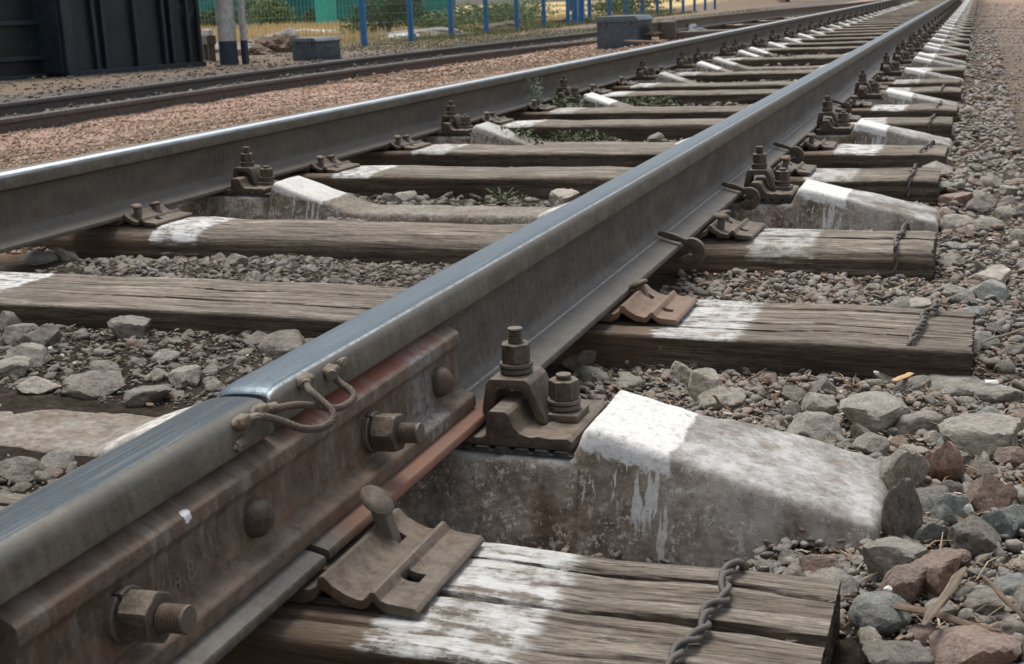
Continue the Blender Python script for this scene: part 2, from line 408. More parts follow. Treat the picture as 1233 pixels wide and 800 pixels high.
M['stone_grey'] = mat_stone('grey_stone', [(0.0, (0.313, 0.280, 0.231)), (.5, (0.426, 0.384, 0.315)), (1.0, (0.340, 0.293, 0.231))], dust=.45, sc=.075)
M['stone_dark'] = mat_stone('dark_stone', [(0.0, (0.187, 0.163, 0.134)), (.5, (0.253, 0.214, 0.171)), (1.0, (0.212, 0.197, 0.177))], dust=.3, sc=.075)
M['stone_blue'] = mat_stone('bluish_stone', [(0.0, (0.269, 0.293, 0.275)), (1.0, (0.326, 0.332, 0.293))], dust=.35, sc=.075)
M['stone_red'] = mat_stone('reddish_stone', [(0.0, (0.355, 0.219, 0.156)), (1.0, (0.300, 0.206, 0.152))], dust=.35, sc=.075)
M['stone_pale'] = mat_stone('pale_stone', [(0.0, (0.472, 0.408, 0.322)), (1.0, (0.550, 0.492, 0.399))], dust=.4, sc=.075)
M['gravel'] = mat_stone('mixed_gravel', [(0.0, (0.123, 0.109, 0.090)), (.2, (0.246, 0.226, 0.192)), (.4, (0.189, 0.151, 0.113)), (.6, (0.317, 0.292, 0.248)), (.8, (0.297, 0.185, 0.130)), (1.0, (0.215, 0.219, 0.200))], island=True, dust=.35)
M['pink'] = mat_stone('pink_gravel', [(0.0, (0.242, 0.148, 0.095)), (.25, (0.367, 0.245, 0.169)), (.5, (0.220, 0.152, 0.105)), (.75, (0.440, 0.326, 0.236)), (1.0, (0.293, 0.230, 0.165))], island=True, dust=.15)
M['interior_gravel'] = mat_stone('dirty_gravel', [(0.0, (0.082, 0.071, 0.056)), (.3, (0.156, 0.136, 0.106)), (.6, (0.118, 0.093, 0.067)), (1.0, (0.217, 0.193, 0.153))], island=True, dust=.25)

# ------------------------------------------------------------------ object helpers
def mesh_obj(name, verts, faces, mat, parent=None, loc=(0, 0, 0), smooth=None, mats=None, fmat=None):
    me = bpy.data.meshes.new(name)
    if isinstance(verts, np.ndarray): verts = verts.tolist()
    me.from_pydata(verts, [], faces)
    me.update()
    if smooth is not None:
        me.shade_smooth()
        if smooth < 180: me.set_sharp_from_angle(angle=radians(smooth))
    o = bpy.data.objects.new(name, me)
    for m in (mats or [mat]): me.materials.append(m)
    if fmat is not None: me.polygons.foreach_set('material_index', fmat)
    col.objects.link(o)
    o.location = loc
    if parent: o.parent = parent
    return o

def bm_obj(name, bm, mat, parent=None, loc=(0, 0, 0), smooth=None):
    me = bpy.data.meshes.new(name)
    bmesh.ops.recalc_face_normals(bm, faces=bm.faces)
    bm.to_mesh(me); bm.free()
    if smooth is not None:
        me.shade_smooth()
        if smooth < 180: me.set_sharp_from_angle(angle=radians(smooth))
    o = bpy.data.objects.new(name, me)
    me.materials.append(mat)
    col.objects.link(o); o.location = loc
    if parent: o.parent = parent
    return o

def tag(o, label=None, cat=None, group=None, kind=None):
    for k, v in (('label', label), ('category', cat), ('group', group), ('kind', kind)):
        if v: o[k] = v
    return o

def empty(name, loc=(0, 0, 0), rz=0.0):
    o = bpy.data.objects.new(name, None); o.empty_display_size = .05
    col.objects.link(o); o.location = loc; o.rotation_euler = (0, 0, rz)
    return o

def copy_tree(o, parent=None, skip=()):
    c = o.copy(); col.objects.link(c); c.parent = parent
    for ch in list(o.children):
        if ch.name.split('.')[0] in skip: continue
        copy_tree(ch, c, skip)
    return c

def prism(profile, y0, y1, ny=1, bevel=0.0):
    """extrude a closed x-z profile along y; returns bmesh"""
    bm = bmesh.new()
    rings = [[bm.verts.new((x, y0+(y1-y0)*k/ny, z)) for x, z in profile] for k in range(ny+1)]
    n = len(profile)
    for k in range(ny):
        for i in range(n):
            bm.faces.new((rings[k][i], rings[k][(i+1) % n], rings[k+1][(i+1) % n], rings[k+1][i]))
    bm.faces.new(rings[0][::-1]); bm.faces.new(rings[-1])
    bmesh.ops.recalc_face_normals(bm, faces=bm.faces)
    if bevel:
        ed = [e for e in bm.edges if len(e.link_faces) == 2 and e.calc_face_angle(0) > radians(25)]
        bmesh.ops.bevel(bm, geom=ed, offset=bevel, segments=2, profile=.6, affect='EDGES', clamp_overlap=True)
    return bm

def box_bm(x0, x1, y0, y1, z0, z1, bevel=0.0, bm=None):
    b = bm or bmesh.new()
    vs = [b.verts.new(p) for p in ((x0, y0, z0), (x1, y0, z0), (x1, y1, z0), (x0, y1, z0), (x0, y0, z1), (x1, y0, z1), (x1, y1, z1), (x0, y1, z1))]
    fs = [b.faces.new([vs[i] for i in f]) for f in ((0, 3, 2, 1), (4, 5, 6, 7), (0, 1, 5, 4), (1, 2, 6, 5), (2, 3, 7, 6), (3, 0, 4, 7))]
    if bevel:
        ed = list({e for f in fs for e in f.edges})
        bmesh.ops.bevel(b, geom=ed, offset=bevel, segments=2, profile=.6, affect='EDGES')
    return b

def lathe(profile, seg=28, axis='z', bm=None, org=(0, 0, 0), poly=None):
    """profile: list of (radius, height). poly=6 gives a hexagon."""
    b = bm or bmesh.new()
    n = poly or seg
    rings = []
    for r, h in profile:
        ring = []
        for i in range(n):
            a = 2*pi*(i+.5)/n
            p = (r*cos(a), r*sin(a), h)
            if axis == 'x': p = (p[2], p[0], p[1])
            ring.append(b.verts.new((p[0]+org[0], p[1]+org[1], p[2]+org[2])))
        rings.append(ring)
    for a_, c_ in zip(rings[:-1], rings[1:]):
        for i in range(n): b.faces.new((a_[i], a_[(i+1) % n], c_[(i+1) % n], c_[i]))
    b.faces.new(rings[0][::-1]); b.faces.new(rings[-1])
    return b

def hexnut(flat, h0, h1, axis='z', org=(0, 0, 0), rot=0.0, hole=None):
    """hexagon with chamfered corners: intersection of a hexagon and a domed cylinder"""
    b = bmesh.new()
    R = flat/2/cos(pi/6); n = 48
    hs = [h0, h0+(h1-h0)*.08, h0+(h1-h0)*.80, h0+(h1-h0)*.90, h0+(h1-h0)*.97, h1]
    lim = [flat/2*1.02, R*1.1, R*1.1, R*.985, R*.93, R*.84]
    rings = []
    for h, L in zip(hs, lim):
        ring = []
        for i in range(n):
            a = 2*pi*i/n
            k = (a+rot) % (pi/3)
            rh = (flat/2)/cos(k-pi/6)
            r = min(rh, L)
            p = (r*cos(a), r*sin(a), h)
            if axis == 'x': p = (p[2], p[0], p[1])
            ring.append(b.verts.new((p[0]+org[0], p[1]+org[1], p[2]+org[2])))
        rings.append(ring)
    for a_, c_ in zip(rings[:-1], rings[1:]):
        for i in range(n): b.faces.new((a_[i], a_[(i+1) % n], c_[(i+1) % n], c_[i]))
    b.faces.new(rings[0][::-1]); b.faces.new(rings[-1])
    return b

def threaded(r, h0, h1, pitch=.003):
    pts = []; h = h0
    while h < h1-.003:
        pts += [(r, h), (r*.86, h+pitch*.5)]; h += pitch
    pts += [(r, h1-.002), (r*.93, h1)]
    return pts

def torus_ring(R, r0, r1, h0, h1, axis='z', org=(0, 0, 0), gap=None, seg=36, lift=0.0):
    """flat or split spring washer, thickness h1-h0, optional gap angle"""
    b = bmesh.new(); rings = []
    a0, a1 = (0, 2*pi) if gap is None else (gap+.06, gap+2*pi-.06)
    for i in range(seg+1):
        f = i/seg; a = a0+(a1-a0)*f; dz = lift*(f-.5)
        ring = []
        for rr, hh in ((r0, h0+dz), (r1-.001, h0+dz), (r1, h0+.001+dz), (r1, h1-.001+dz), (r1-.001, h1+dz), (r0, h1+dz)):
            p = (rr*cos(a), rr*sin(a), hh)
            if axis == 'x': p = (p[2], p[0], p[1])
            ring.append(b.verts.new((p[0]+org[0], p[1]+org[1], p[2]+org[2])))
        rings.append(ring)
    for a_, c_ in zip(rings[:-1], rings[1:]):
        for i in range(6): b.faces.new((a_[i], a_[(i+1) % 6], c_[(i+1) % 6], c_[i]))
    b.faces.new(rings[0][::-1]); b.faces.new(rings[-1])
    return b

def tube(path, r, seg=8, bm=None, taper=None):
    b = bm or bmesh.new()
    P = [Vector(p) for p in path]; rings = []
    up_ = Vector((0, 0, 1)); prev = None
    for i, p in enumerate(P):
        d = (P[min(i+1, len(P)-1)]-P[max(i-1, 0)]).normalized()
        if prev is None:
            n1 = d.cross(Vector((.3, .2, 1))).normalized()
        else:
            n1 = (prev-d*prev.dot(d)).normalized()
        prev = n1; n2 = d.cross(n1)
        rr = r if taper is None else r*taper[i]
        rings.append([b.verts.new(p+n1*rr*cos(2*pi*k/seg)+n2*rr*sin(2*pi*k/seg)) for k in range(seg)])
    for a_, c_ in zip(rings[:-1], rings[1:]):
        for i in range(seg): b.faces.new((a_[i], a_[(i+1) % seg], c_[(i+1) % seg], c_[i]))
    b.faces.new(rings[0][::-1]); b.faces.new(rings[-1])
    return b

def spline(pts, n=12):
    P = [Vector(p) for p in pts]; P = [P[0]*2-P[1]]+P+[P[-1]*2-P[-2]]; out = []
    for i in range(1, len(P)-2):
        for k in range(n):
            t = k/n
            out.append(.5*((2*P[i])+(P[i+1]-P[i-1])*t+(2*P[i-1]-5*P[i]+4*P[i+1]-P[i+2])*t*t+(-P[i-1]+3*P[i]-3*P[i+1]+P[i+2])*t**3))
    out.append(P[-2]); return out

def rope(path, r_strand, r_lay, strands, pitch, seg=6):
    """helical strands twisted round a path"""
    P = spline(path, 14); b = bmesh.new()
    L = [0.0]
    for i in range(1, len(P)): L.append(L[-1]+(P[i]-P[i-1]).length)
    fr = []; prev = None
    for i in range(len(P)):
        d = (P[min(i+1, len(P)-1)]-P[max(i-1, 0)]).normalized()
        n1 = d.cross(Vector((.3, .2, 1))).normalized() if prev is None else (prev-d*prev.dot(d)).normalized()
        prev = n1; fr.append((n1, d.cross(n1)))
    for s in range(strands):
        pp = []
        for i, p in enumerate(P):
            a = 2*pi*s/strands+2*pi*L[i]/pitch
            pp.append(p+fr[i][0]*r_lay*cos(a)+fr[i][1]*r_lay*sin(a))
        tube(pp, r_strand, seg, b)
    return b

# ------------------------------------------------------------------ ground height
def sstep(v, a, b):
    t = min(1, max(0, (v-a)/(b-a))); return t*t*(3-2*t)
SLEEPERS = [(1.10, 'w'), (1.57, 'c'), (2.27, 'w'), (3.10, 'w'), (3.65, 'c'), (4.20, 'w'), (4.87, 'w'), (5.40, 'c'), (5.90, 'w'), (6.60, 'w'),
            (7.10, 'c'), (7.72, 'w'), (8.40, 'w'), (8.95, 'c'), (9.55, 'w'), (10.25, 'c'), (10.9, 'c'), (11.5, 'w'), (12.1, 'c')]
y_ = 12.1; k_ = 0
while y_ < 46:
    y_ += .60; SLEEPERS.append((y_, 'cwcw'[k_ % 4])); k_ += 1
SLEEPERS = [(.53, 'c')] + SLEEPERS
def ground_h(x, y):
    n = noise.noise((x*1.7, y*1.7, 0))*.018 + noise.noise((x*6, y*6, 3))*.009
    bo = -.262 - .013*sstep(y, 2.6, 2.9)
    bo -= .055*(1-sstep(x, .38, .50))*(1-sstep(y, 1.45, 1.8))
    bo += .055*(1-sstep(x, .42, .62))*sstep(x, .10, .20)*(1-sstep(y, 1.25, 1.37))*sstep(y, 1.1, 1.2)
    bo -= .022*sstep(x, .35, .45)*(1-sstep(x, .56, .64))*(1-sstep(y, 1.42, 1.5))
    bo -= .045*sstep(x, .85, 1.6)
    bi = -.247 - .025*sstep(y, 2.7, 3.0)
    k = sstep(x, -.30, -.12)
    b = bi*(1-k)+bo*k
    if x < -1.45:
        bl = -.262 - .24*sstep(-x, 2.1, 6.2)
        kl = sstep(-x, 1.45, 1.7)
        b = b*(1-kl)+bl*kl
        n *= 1.2
    if y > 40 and x < -12: b += 1.2*sstep(y-40, 0, 90)
    return b+n

# ------------------------------------------------------------------ ground sheet
def axis_pts(segs):
    out = [segs[0][0]]
    for a, b, st in segs:
        n = max(1, int(round((b-a)/st)))
        out += [a+(b-a)*(i+1)/n for i in range(n)]
    return out
XS = axis_pts([(-900, -100, 60), (-100, -30, 7), (-30, -8, 1.0), (-8, -2.2, .2), (-2.2, 1.4, .03), (1.4, 4, .15), (4, 20, 2), (20, 900, 80)])
YS = axis_pts([(-40, -4, 4), (-4, .5, .3), (.5, 6.5, .03), (6.5, 14, .08), (14, 50, .6), (50, 130, 5), (130, 1500, 90)])
V = []; 
for y in YS:
    for x in XS: V.append((x, y, ground_h(x, y)))
nx = len(XS); Fc = [(j*nx+i, j*nx+i+1, (j+1)*nx+i+1, (j+1)*nx+i) for j in range(len(YS)-1) for i in range(nx-1)]
def mat_ground():
    t = NT('ballast_soil')
    x, y, z = t.sep()
    a = t.noise(t.co, 3, 8, .65)
    b_ = t.noise(t.co, 40, 8, .75)
    vc = t.voro(t.co, 55, out='Color'); vd = t.voro(t.co, 55)
    rs = t.sep(vc)[0]
    mid = t.ramp(t.math('ADD', t.math('MULTIPLY', a, .4), t.math('MULTIPLY', b_, .6)), [(.38, (.038, .029, .022)), (.5, (.10, .080, .061)), (.62, (.20, .168, .132))])
    gr = t.ramp(rs, [(0, (.14, .125, .11)), (.5, (.27, .24, .21)), (1, (.33, .23, .18))])
    right = t.mix(t.ramp(b_, [(.4, .2), (.6, .7)]), t.mix(.55, mid, (.28, .195, .145)), gr)
    pk = t.ramp(rs, [(0, (.30, .185, .14)), (.3, (.48, .32, .26)), (.6, (.34, .24, .20)), (1, (.58, .43, .36))])
    om = t.ramp(t.noise(t.co, 1.2, 6, .7), [(.45, 0.0), (.62, .6)])
    pk = t.mix(om, pk, (.25, .155, .075))
    dark = t.ramp(b_, [(.35, (.085, .074, .066)), (.65, (.19, .17, .155))])
    wob = t.math('MULTIPLY', t.math('SUBTRACT', t.noise(t.co, 1.3, 5, .6), .5), 1.0)
    xr = t.math('ADD', x, t.math('MULTIPLY', wob, .35))
    c = t.mix(t.smooth(xr, .6, 1.0), mid, right)
    far = t.mix(t.smooth(y, 12, 30), c, t.mix(.35, (.33, .225, .17), gr))
    c = t.mix(t.smooth(xr, .7, 1.5), c, far)
    xl = t.math('ADD', x, t.math('MULTIPLY', wob, .5))
    c = t.mix(t.math('SUBTRACT', 1.0, t.smooth(xl, -1.9, -1.7)), c, pk)
    c = t.mix(t.math('SUBTRACT', 1.0, t.smooth(xl, -6.9, -6.3)), c, dark)
    earth = t.ramp(b_, [(.35, (.14, .105, .08)), (.65, (.27, .215, .165))])
    c = t.mix(t.math('SUBTRACT', 1.0, t.smooth(xl, -10.6, -9.6)), c, earth)
    straw = t.ramp(t.noise(t.mapv(t.co, (1, 1, .2)), 2.5, 8, .75), [(.35, (.32, .27, .12)), (.5, (.58, .44, .22)), (.65, (.72, .58, .34))])
    xf = t.math('ADD', x, t.math('MULTIPLY', wob, 3.0))
    m = t.math('MULTIPLY', t.math('SUBTRACT', 1.0, t.smooth(xf, -14.0, -12.8)), t.smooth(y, 27, 34))
    c = t.mix(m, c, straw)
    h = t.math('ADD', t.math('MULTIPLY', vd, -.6), b_)
    b = t.bump(t.noise(t.co, 160, 6, .8), .8, .004)
    b = t.bump(h, .9, .014, b)
    return t.done(c, .95, 0.0, b, .1)
g = mesh_obj('ground', V, Fc, mat_ground(), smooth=180)
tag(g, kind='structure')

# ------------------------------------------------------------------ rails
HALF = [(0, .180), (.012, .1798), (.021, .1788), (.0285, .1765), (.0318, .1738), (.0340, .1700), (.0352, .166), (.0378, .1440), (.0372, .1415), (.0350, .1400),
        (.020, .1345), (.0125, .1300), (.0098, .1220), (.0090, .110), (.0090, .070), (.0100, .052), (.0125, .040), (.0175, .0315), (.026, .0265),
        (.045, .0195), (.068, .0128), (.0735, .0110), (.075, .0085), (.075, .0022), (.073, .0), (0, 0)]
def rail_profile():
    rp = HALF[:]
    lp = [(-x, z) for x, z in HALF[-2:0:-1]]
    return rp+lp
def rail(name, x, y0, y1, cant, mat, dz=0.0, step=.5, batter=None):
    pr = rail_profile()[::-1]
    ys = [y0]
    while ys[-1]+step < y1: ys.append(ys[-1]+step)
    ys.append(y1)
    if batter: ys = sorted(ys+[y0+.003, y0+.012, y0+.03, y1-.003, y1-.012, y1-.03])
    V = []; n = len(pr)
    for y in ys:
        for px, pz in pr:
            if batter and pz > .13:       # crushed, rounded rail end at the joint
                d = min(y-y0, y1-y)
                k = max(0, 1-d/.03)
                pz -= (.0035*k*k+.003*max(0, 1-d/.004))*(1 if pz > .16 else .2)
                px *= 1-.05*max(0, 1-d/.004)
            V.append((px, y, pz))
    F = []
    for k in range(len(ys)-1):
        for i in range(n): F.append((k*n+i, k*n+(i+1) % n, (k+1)*n+(i+1) % n, (k+1)*n+i))
    F.append(tuple(range(n))[::-1]); F.append(tuple(range((len(ys)-1)*n, len(ys)*n)))
    o = mesh_obj(name, V, F, mat, loc=(x, 0, -.180+dz), smooth=35)
    o.rotation_euler = (0, cant, 0)
    return o
XR, XL = .009, -1.604
o = rail('rail', XR+.001, -1.5, 1.078, -.05, M['rail_near'], dz=-.002, batter=True)
tag(o, 'near running rail with dark worn head, ending at the bolted joint in the foreground', 'rail', 'running rails of the main track')
o = rail('rail', XR, 1.088, 48, -.05, M['rail_far'], batter=True)
tag(o, 'long right-hand rail with bluish polished top running from the joint into the distance', 'rail', 'running rails of the main track')
o = rail('rail', XL, -1.5, 48, .05, M['rail_left'])
tag(o, 'left rail of the main track, dusty grey web and bright top edge', 'rail', 'running rails of the main track')
def text_mesh(s, size, depth, mat, parent, loc, rot, name='raised_lettering'):
    cu = bpy.data.curves.new(name, 'FONT'); cu.body = s; cu.size = size; cu.extrude = depth; cu.resolution_u = 3
    tmp = bpy.data.objects.new(name+'_tmp', cu); col.objects.link(tmp)
    dg = bpy.context.evaluated_depsgraph_get()
    me = bpy.data.meshes.new_from_object(tmp.evaluated_get(dg))
    bpy.data.objects.remove(tmp)
    o = bpy.data.objects.new(name, me); me.materials.clear(); me.materials.append(mat); col.objects.link(o)
    o.parent = parent; o.location = loc; o.rotation_euler = rot
    return o
left_rail = o
text_mesh('J I P', .042, .0011, M['rail_left'], left_rail, (.0092, 3.62, .075), (pi/2, 0, pi/2))

# ------------------------------------------------------------------ joint bar with bolts
def joint_bar(y_mid, label):
    jb = empty('joint_bar', (XR, y_mid, -.180))
    jb.rotation_euler = (0, -.05, 0)
    tag(jb, label, 'joint bar')
    prof = [(.0105, .126), (.0190, .1335), (.030, .1275), (.0405, .1215), (.0435, .1185), (.0438, .1055), (.0405, .1010), (.0385, .0985),
            (.0372, .094), (.0370, .048), (.0385, .0425), (.0500, .0385), (.0555, .0365), (.0580, .0335), (.0585, .0225), (.0570, .0178), (.030, .0262), (.018, .0335), (.0115, .045)]
    bm = prism(prof, -.435, .432, 1, .0012)
    b = bm_obj('bar_body', bm, M['bar'], jb, smooth=35)
    text_mesh('F K 4 8', .026, .0007, M['bar'], b, (.0372, -.285, .058), (pi/2, 0, pi/2))
    text_mesh('1 4 8', .022, .0007, M['bar'], b, (.0372, .235, .060), (pi/2, 0, pi/2))
    ez = .0715
    for dy, kind in ((-.312, 'nut'), (-.102, 'head'), (.158, 'nut'), (.362, 'head')):
        org = (0.0, dy, ez)
        if kind == 'head':
            r = .0195
            pts = [(r*.98, .0370), (r, .040)]+[(r*cos(a*pi/180), .040+.0165*sin(a*pi/180)) for a in (12, 25, 38, 50, 62, 74, 84)]
            bm = lathe(pts, 36, 'x', org=org)
            bolt = bm_obj('bolt', bm, M['rust'], b, smooth=50)
        else:
            bm = lathe(threaded(.0118, .037, .100), 28, 'x', org=org)
            bolt = bm_obj('bolt', bm, M['rust'], b, smooth=30)
            bm_obj('washer', torus_ring(0, .013, .0238, .0372, .0450, 'x', org, gap=2.0, lift=.0024), M['rust_dark'], bolt, smooth=35)
            bm_obj('nut', hexnut(.0400, .0465, .0745, 'x', org, rot=.5 if dy < 0 else .15), M['rust'], bolt, smooth=28)
    return jb
joint_bar(1.122, 'long rusty joint bar bolted across the rail joint, faded red paint along its top')

# welded bond cables bridging the joint
def lug(name, p, parent, d):
    bm = bmesh.new()
    P = Vector(p)
    bmesh.ops.create_icosphere(bm, subdivisions=3, radius=1.0)
    for v in bm.verts:
        q = Vector(v.co)
        k = noise.noise(q*1.7+P*30)*.28+1
        v.co = Vector((q.x*.0085*k+P.x, q.y*.0125*k+P.y, q.z*.0075*k+P.z))
    tube([P+Vector((-.002, 0, 0)), P+Vector((.002, d*.008, -.001)), P+Vector((.006, d*.018, -.002))], .0058, 12, bm)
    return bm_obj(name, bm, M['weld'], parent, smooth=60)
c1 = [(.044, 1.026, -.012), (.050, 1.039, -.012), (.060, 1.058, -.022), (.075, 1.070, -.032), (.083, 1.090, -.037), (.087, 1.107, -.035), (.083, 1.116, -.028), (.071, 1.119, -.019), (.059, 1.121, -.011), (.048, 1.134, -.009), (.042, 1.142, -.008)]
c2 = [(.044, 1.060, -.012), (.050, 1.071, -.013), (.058, 1.096, -.017), (.066, 1.127, -.028), (.070, 1.151, -.037), (.073, 1.172, -.038), (.072, 1.188, -.036), (.064, 1.195, -.030), (.053, 1.197, -.025), (.046, 1.198, -.018), (.042, 1.199, -.014)]
for pts, lab in ((c1, 'thick twisted wire bond looping widest over the joint, welded nearest the camera'), (c2, 'shorter twisted wire bond behind the wider loop, welded farther along the rail')):
    base = Vector(pts[0])
    e = empty('bond_cable', base)
    tag(e, lab, 'cable', 'wire bonds welded across the rail joint')
    loc = [Vector(p)-base for p in pts]
    bm_obj('wire_rope', rope(loc, .00165, .0024, 6, .034), M['cable'], e, smooth=60)
    lug('welded_lug', loc[0]+Vector((-.004, -.006, .001)), e, 1)
    lug('welded_lug', loc[-1]+Vector((-.002, .004, .001)), e, -.6)
# weld spatter beads next to the lugs stay one small thing each
for (p, r, lab) in (((.0415, 1.012, -.030), .006, 'blob of weld metal on the near rail end below the cable lug'), ((.0405, 1.228, -.012), .006, 'shiny blob of weld metal on the rail head past the cable bonds')):
    bm = bmesh.new(); bmesh.ops.create_icosphere(bm, subdivisions=3, radius=1)
    for v in bm.verts:
        q = Vector(v.co); k = 1+noise.noise(q*2.3+Vector(p)*40)*.5
        v.co = Vector((q.x*.004*k, q.y*.012*k, q.z*r*k))
    o = bm_obj('weld_spatter', bm, M['weld'], loc=p, smooth=70); tag(o, lab, 'weld blob')

# ------------------------------------------------------------------ sleepers
def groove_noise(n, seed, amp=1.0, corr=1):
    r = np.random.default_rng(seed); a = r.normal(size=n)
    if corr > 1:
        k = np.hanning(corr+2)[1:-1]; a = np.convolve(a, k/k.sum(), 'same')*math.sqrt(corr)*.8
    return a*amp
def wood_sleeper(name, seed, ds=.008, dx=.06, L=2.76, w=.262, h=.18, cracks=3, ends=(0, 0), lift=0.0, round_=.010, mat='wood'):
    r = random.Random(seed)
    # perimeter of a rounded rectangle, from the middle of the bottom round to the top
    pts = []
    hw, hh = w/2, h
    def corner(cx, cz, a0, a1, rr):
        nseg = 6
        return [(cx+rr*cos(a0+(a1-a0)*i/nseg), cz+rr*sin(a0+(a1-a0)*i/nseg)) for i in range(nseg+1)]
    rr = round_
    loop = corner(hw-rr, -hh+rr, -pi/2, 0, rr)+corner(hw-rr, -rr, 0, pi/2, rr)+corner(-hw+rr, -rr, pi/2, pi, rr)+corner(-hw+rr, -hh+rr, pi, 1.5*pi, rr)
    out = []
    for i in range(len(loop)):
        a, b = Vector(loop[i]), Vector(loop[(i+1) % len(loop)])
        bottom = a.y < -hh+rr*.5 and b.y < -hh+rr*.5
        n = max(1, int((b-a).length/(ds if not bottom else .1)))
        for k in range(n): out.append(a.lerp(b, k/n))
    P = np.array([(p.x, p.y) for p in out]); n = len(P)
    T = np.roll(P, -1, 0)-np.roll(P, 1, 0); T /= np.linalg.norm(T, axis=1)[:, None]+1e-9
    Nn = np.stack([T[:, 1], -T[:, 0]], 1)
    s = np.concatenate([[0], np.cumsum(np.linalg.norm(np.diff(P, axis=0), axis=1))])
    xs = np.arange(-L/2, L/2+dx*.5, dx); xs[-1] = L/2
    nxs = len(xs)
    D = np.zeros((nxs, n))
    # grain ridges drifting slowly across the timber
    tot = s[-1]+.01; tab = groove_noise(int(tot/.002)+400, seed, 1.0, 2); tab2 = groove_noise(int(tot/.002)+400, seed+7, 1.0, 7)
    drift = np.cumsum(groove_noise(nxs, seed+3, .0006*(dx/.02)**.5, 5))
    for k in range(nxs):
        ss = s+drift[k]+.2
        D[k] += np.interp(ss, np.arange(len(tab))*.002, tab)*.00055+np.interp(ss, np.arange(len(tab2))*.002, tab2)*.0006
    D += np.interp(np.arange(nxs)*dx, np.arange(0, L+.3, .12), groove_noise(len(np.arange(0, L+.3, .12)), seed+9, .002))[:, None]
    # long drying cracks, mostly in the top face
    i_top = np.where((P[:, 1] > -.004))[0]; s0, s1 = s[i_top].min(), s[i_top].max()
    for c in range(cracks):
        sc = s0+(s1-s0)*(c+.5+r.uniform(-.3, .3))/cracks if c < cracks-1 else s0-r.uniform(.03, .08)
        xa = r.uniform(-1.4, .6); xb = xa+r.uniform(.9, 2.2)
        if c % 2 == 0: xa = r.uniform(.2, .9); xb = 1.6
        dep = r.uniform(.008, .02); wd = max(r.uniform(.0014, .0036), ds*.45)
        if c > 3 and c % 2: xa = r.uniform(.9, 1.2); xb = xa+r.uniform(.1, .35)
        wander = np.cumsum(groove_noise(nxs, seed+20+c, .0013*(dx/.02)**.5, 5))
        swell = 1+.6*np.interp(xs, np.linspace(-1.6, 1.6, 24), np.random.default_rng(seed+c).normal(size=24))
        for k in range(nxs):
            e = min(1, max(0, (xs[k]-xa)/.2))*min(1, max(0, (xb-xs[k])/.2))
            if e > 0: D[k] -= dep*e*max(.1, swell[k])*np.exp(-((s-sc-wander[k])/wd)**2)
    V = np.zeros((nxs, n, 3))
    V[:, :, 0] = xs[:, None]
    V[:, :, 1] = P[None, :, 0]+Nn[None, :, 0]*D
    V[:, :, 2] = P[None, :, 1]+Nn[None, :, 1]*D
    # ragged, slightly oblique sawn ends and rot-worn arrises
    for end, k in ((-1, 0), (1, nxs-1)):
        V[k, :, 0] += end*groove_noise(n, seed+50+k, .0022, 3)+ends[0 if end < 0 else 1]
        V[k, :, 1] += P[:, 0]*-.03; V[k, :, 2] += (P[:, 1]+.09)*-.03
    V[:, :, 2] += lift*xs[:, None]
    F = []
    idx = np.arange(nxs*n).reshape(nxs, n)
    a = idx[:-1]; b = idx[1:]
    q = np.stack([a, b, np.roll(b, -1, 1), np.roll(a, -1, 1)], -1).reshape(-1, 4)
    F = q.tolist()
    F.append(idx[0].tolist()); F.append(idx[-1][::-1].tolist())
    return mesh_obj(name, V.reshape(-1, 3), F, M[mat], smooth=40)

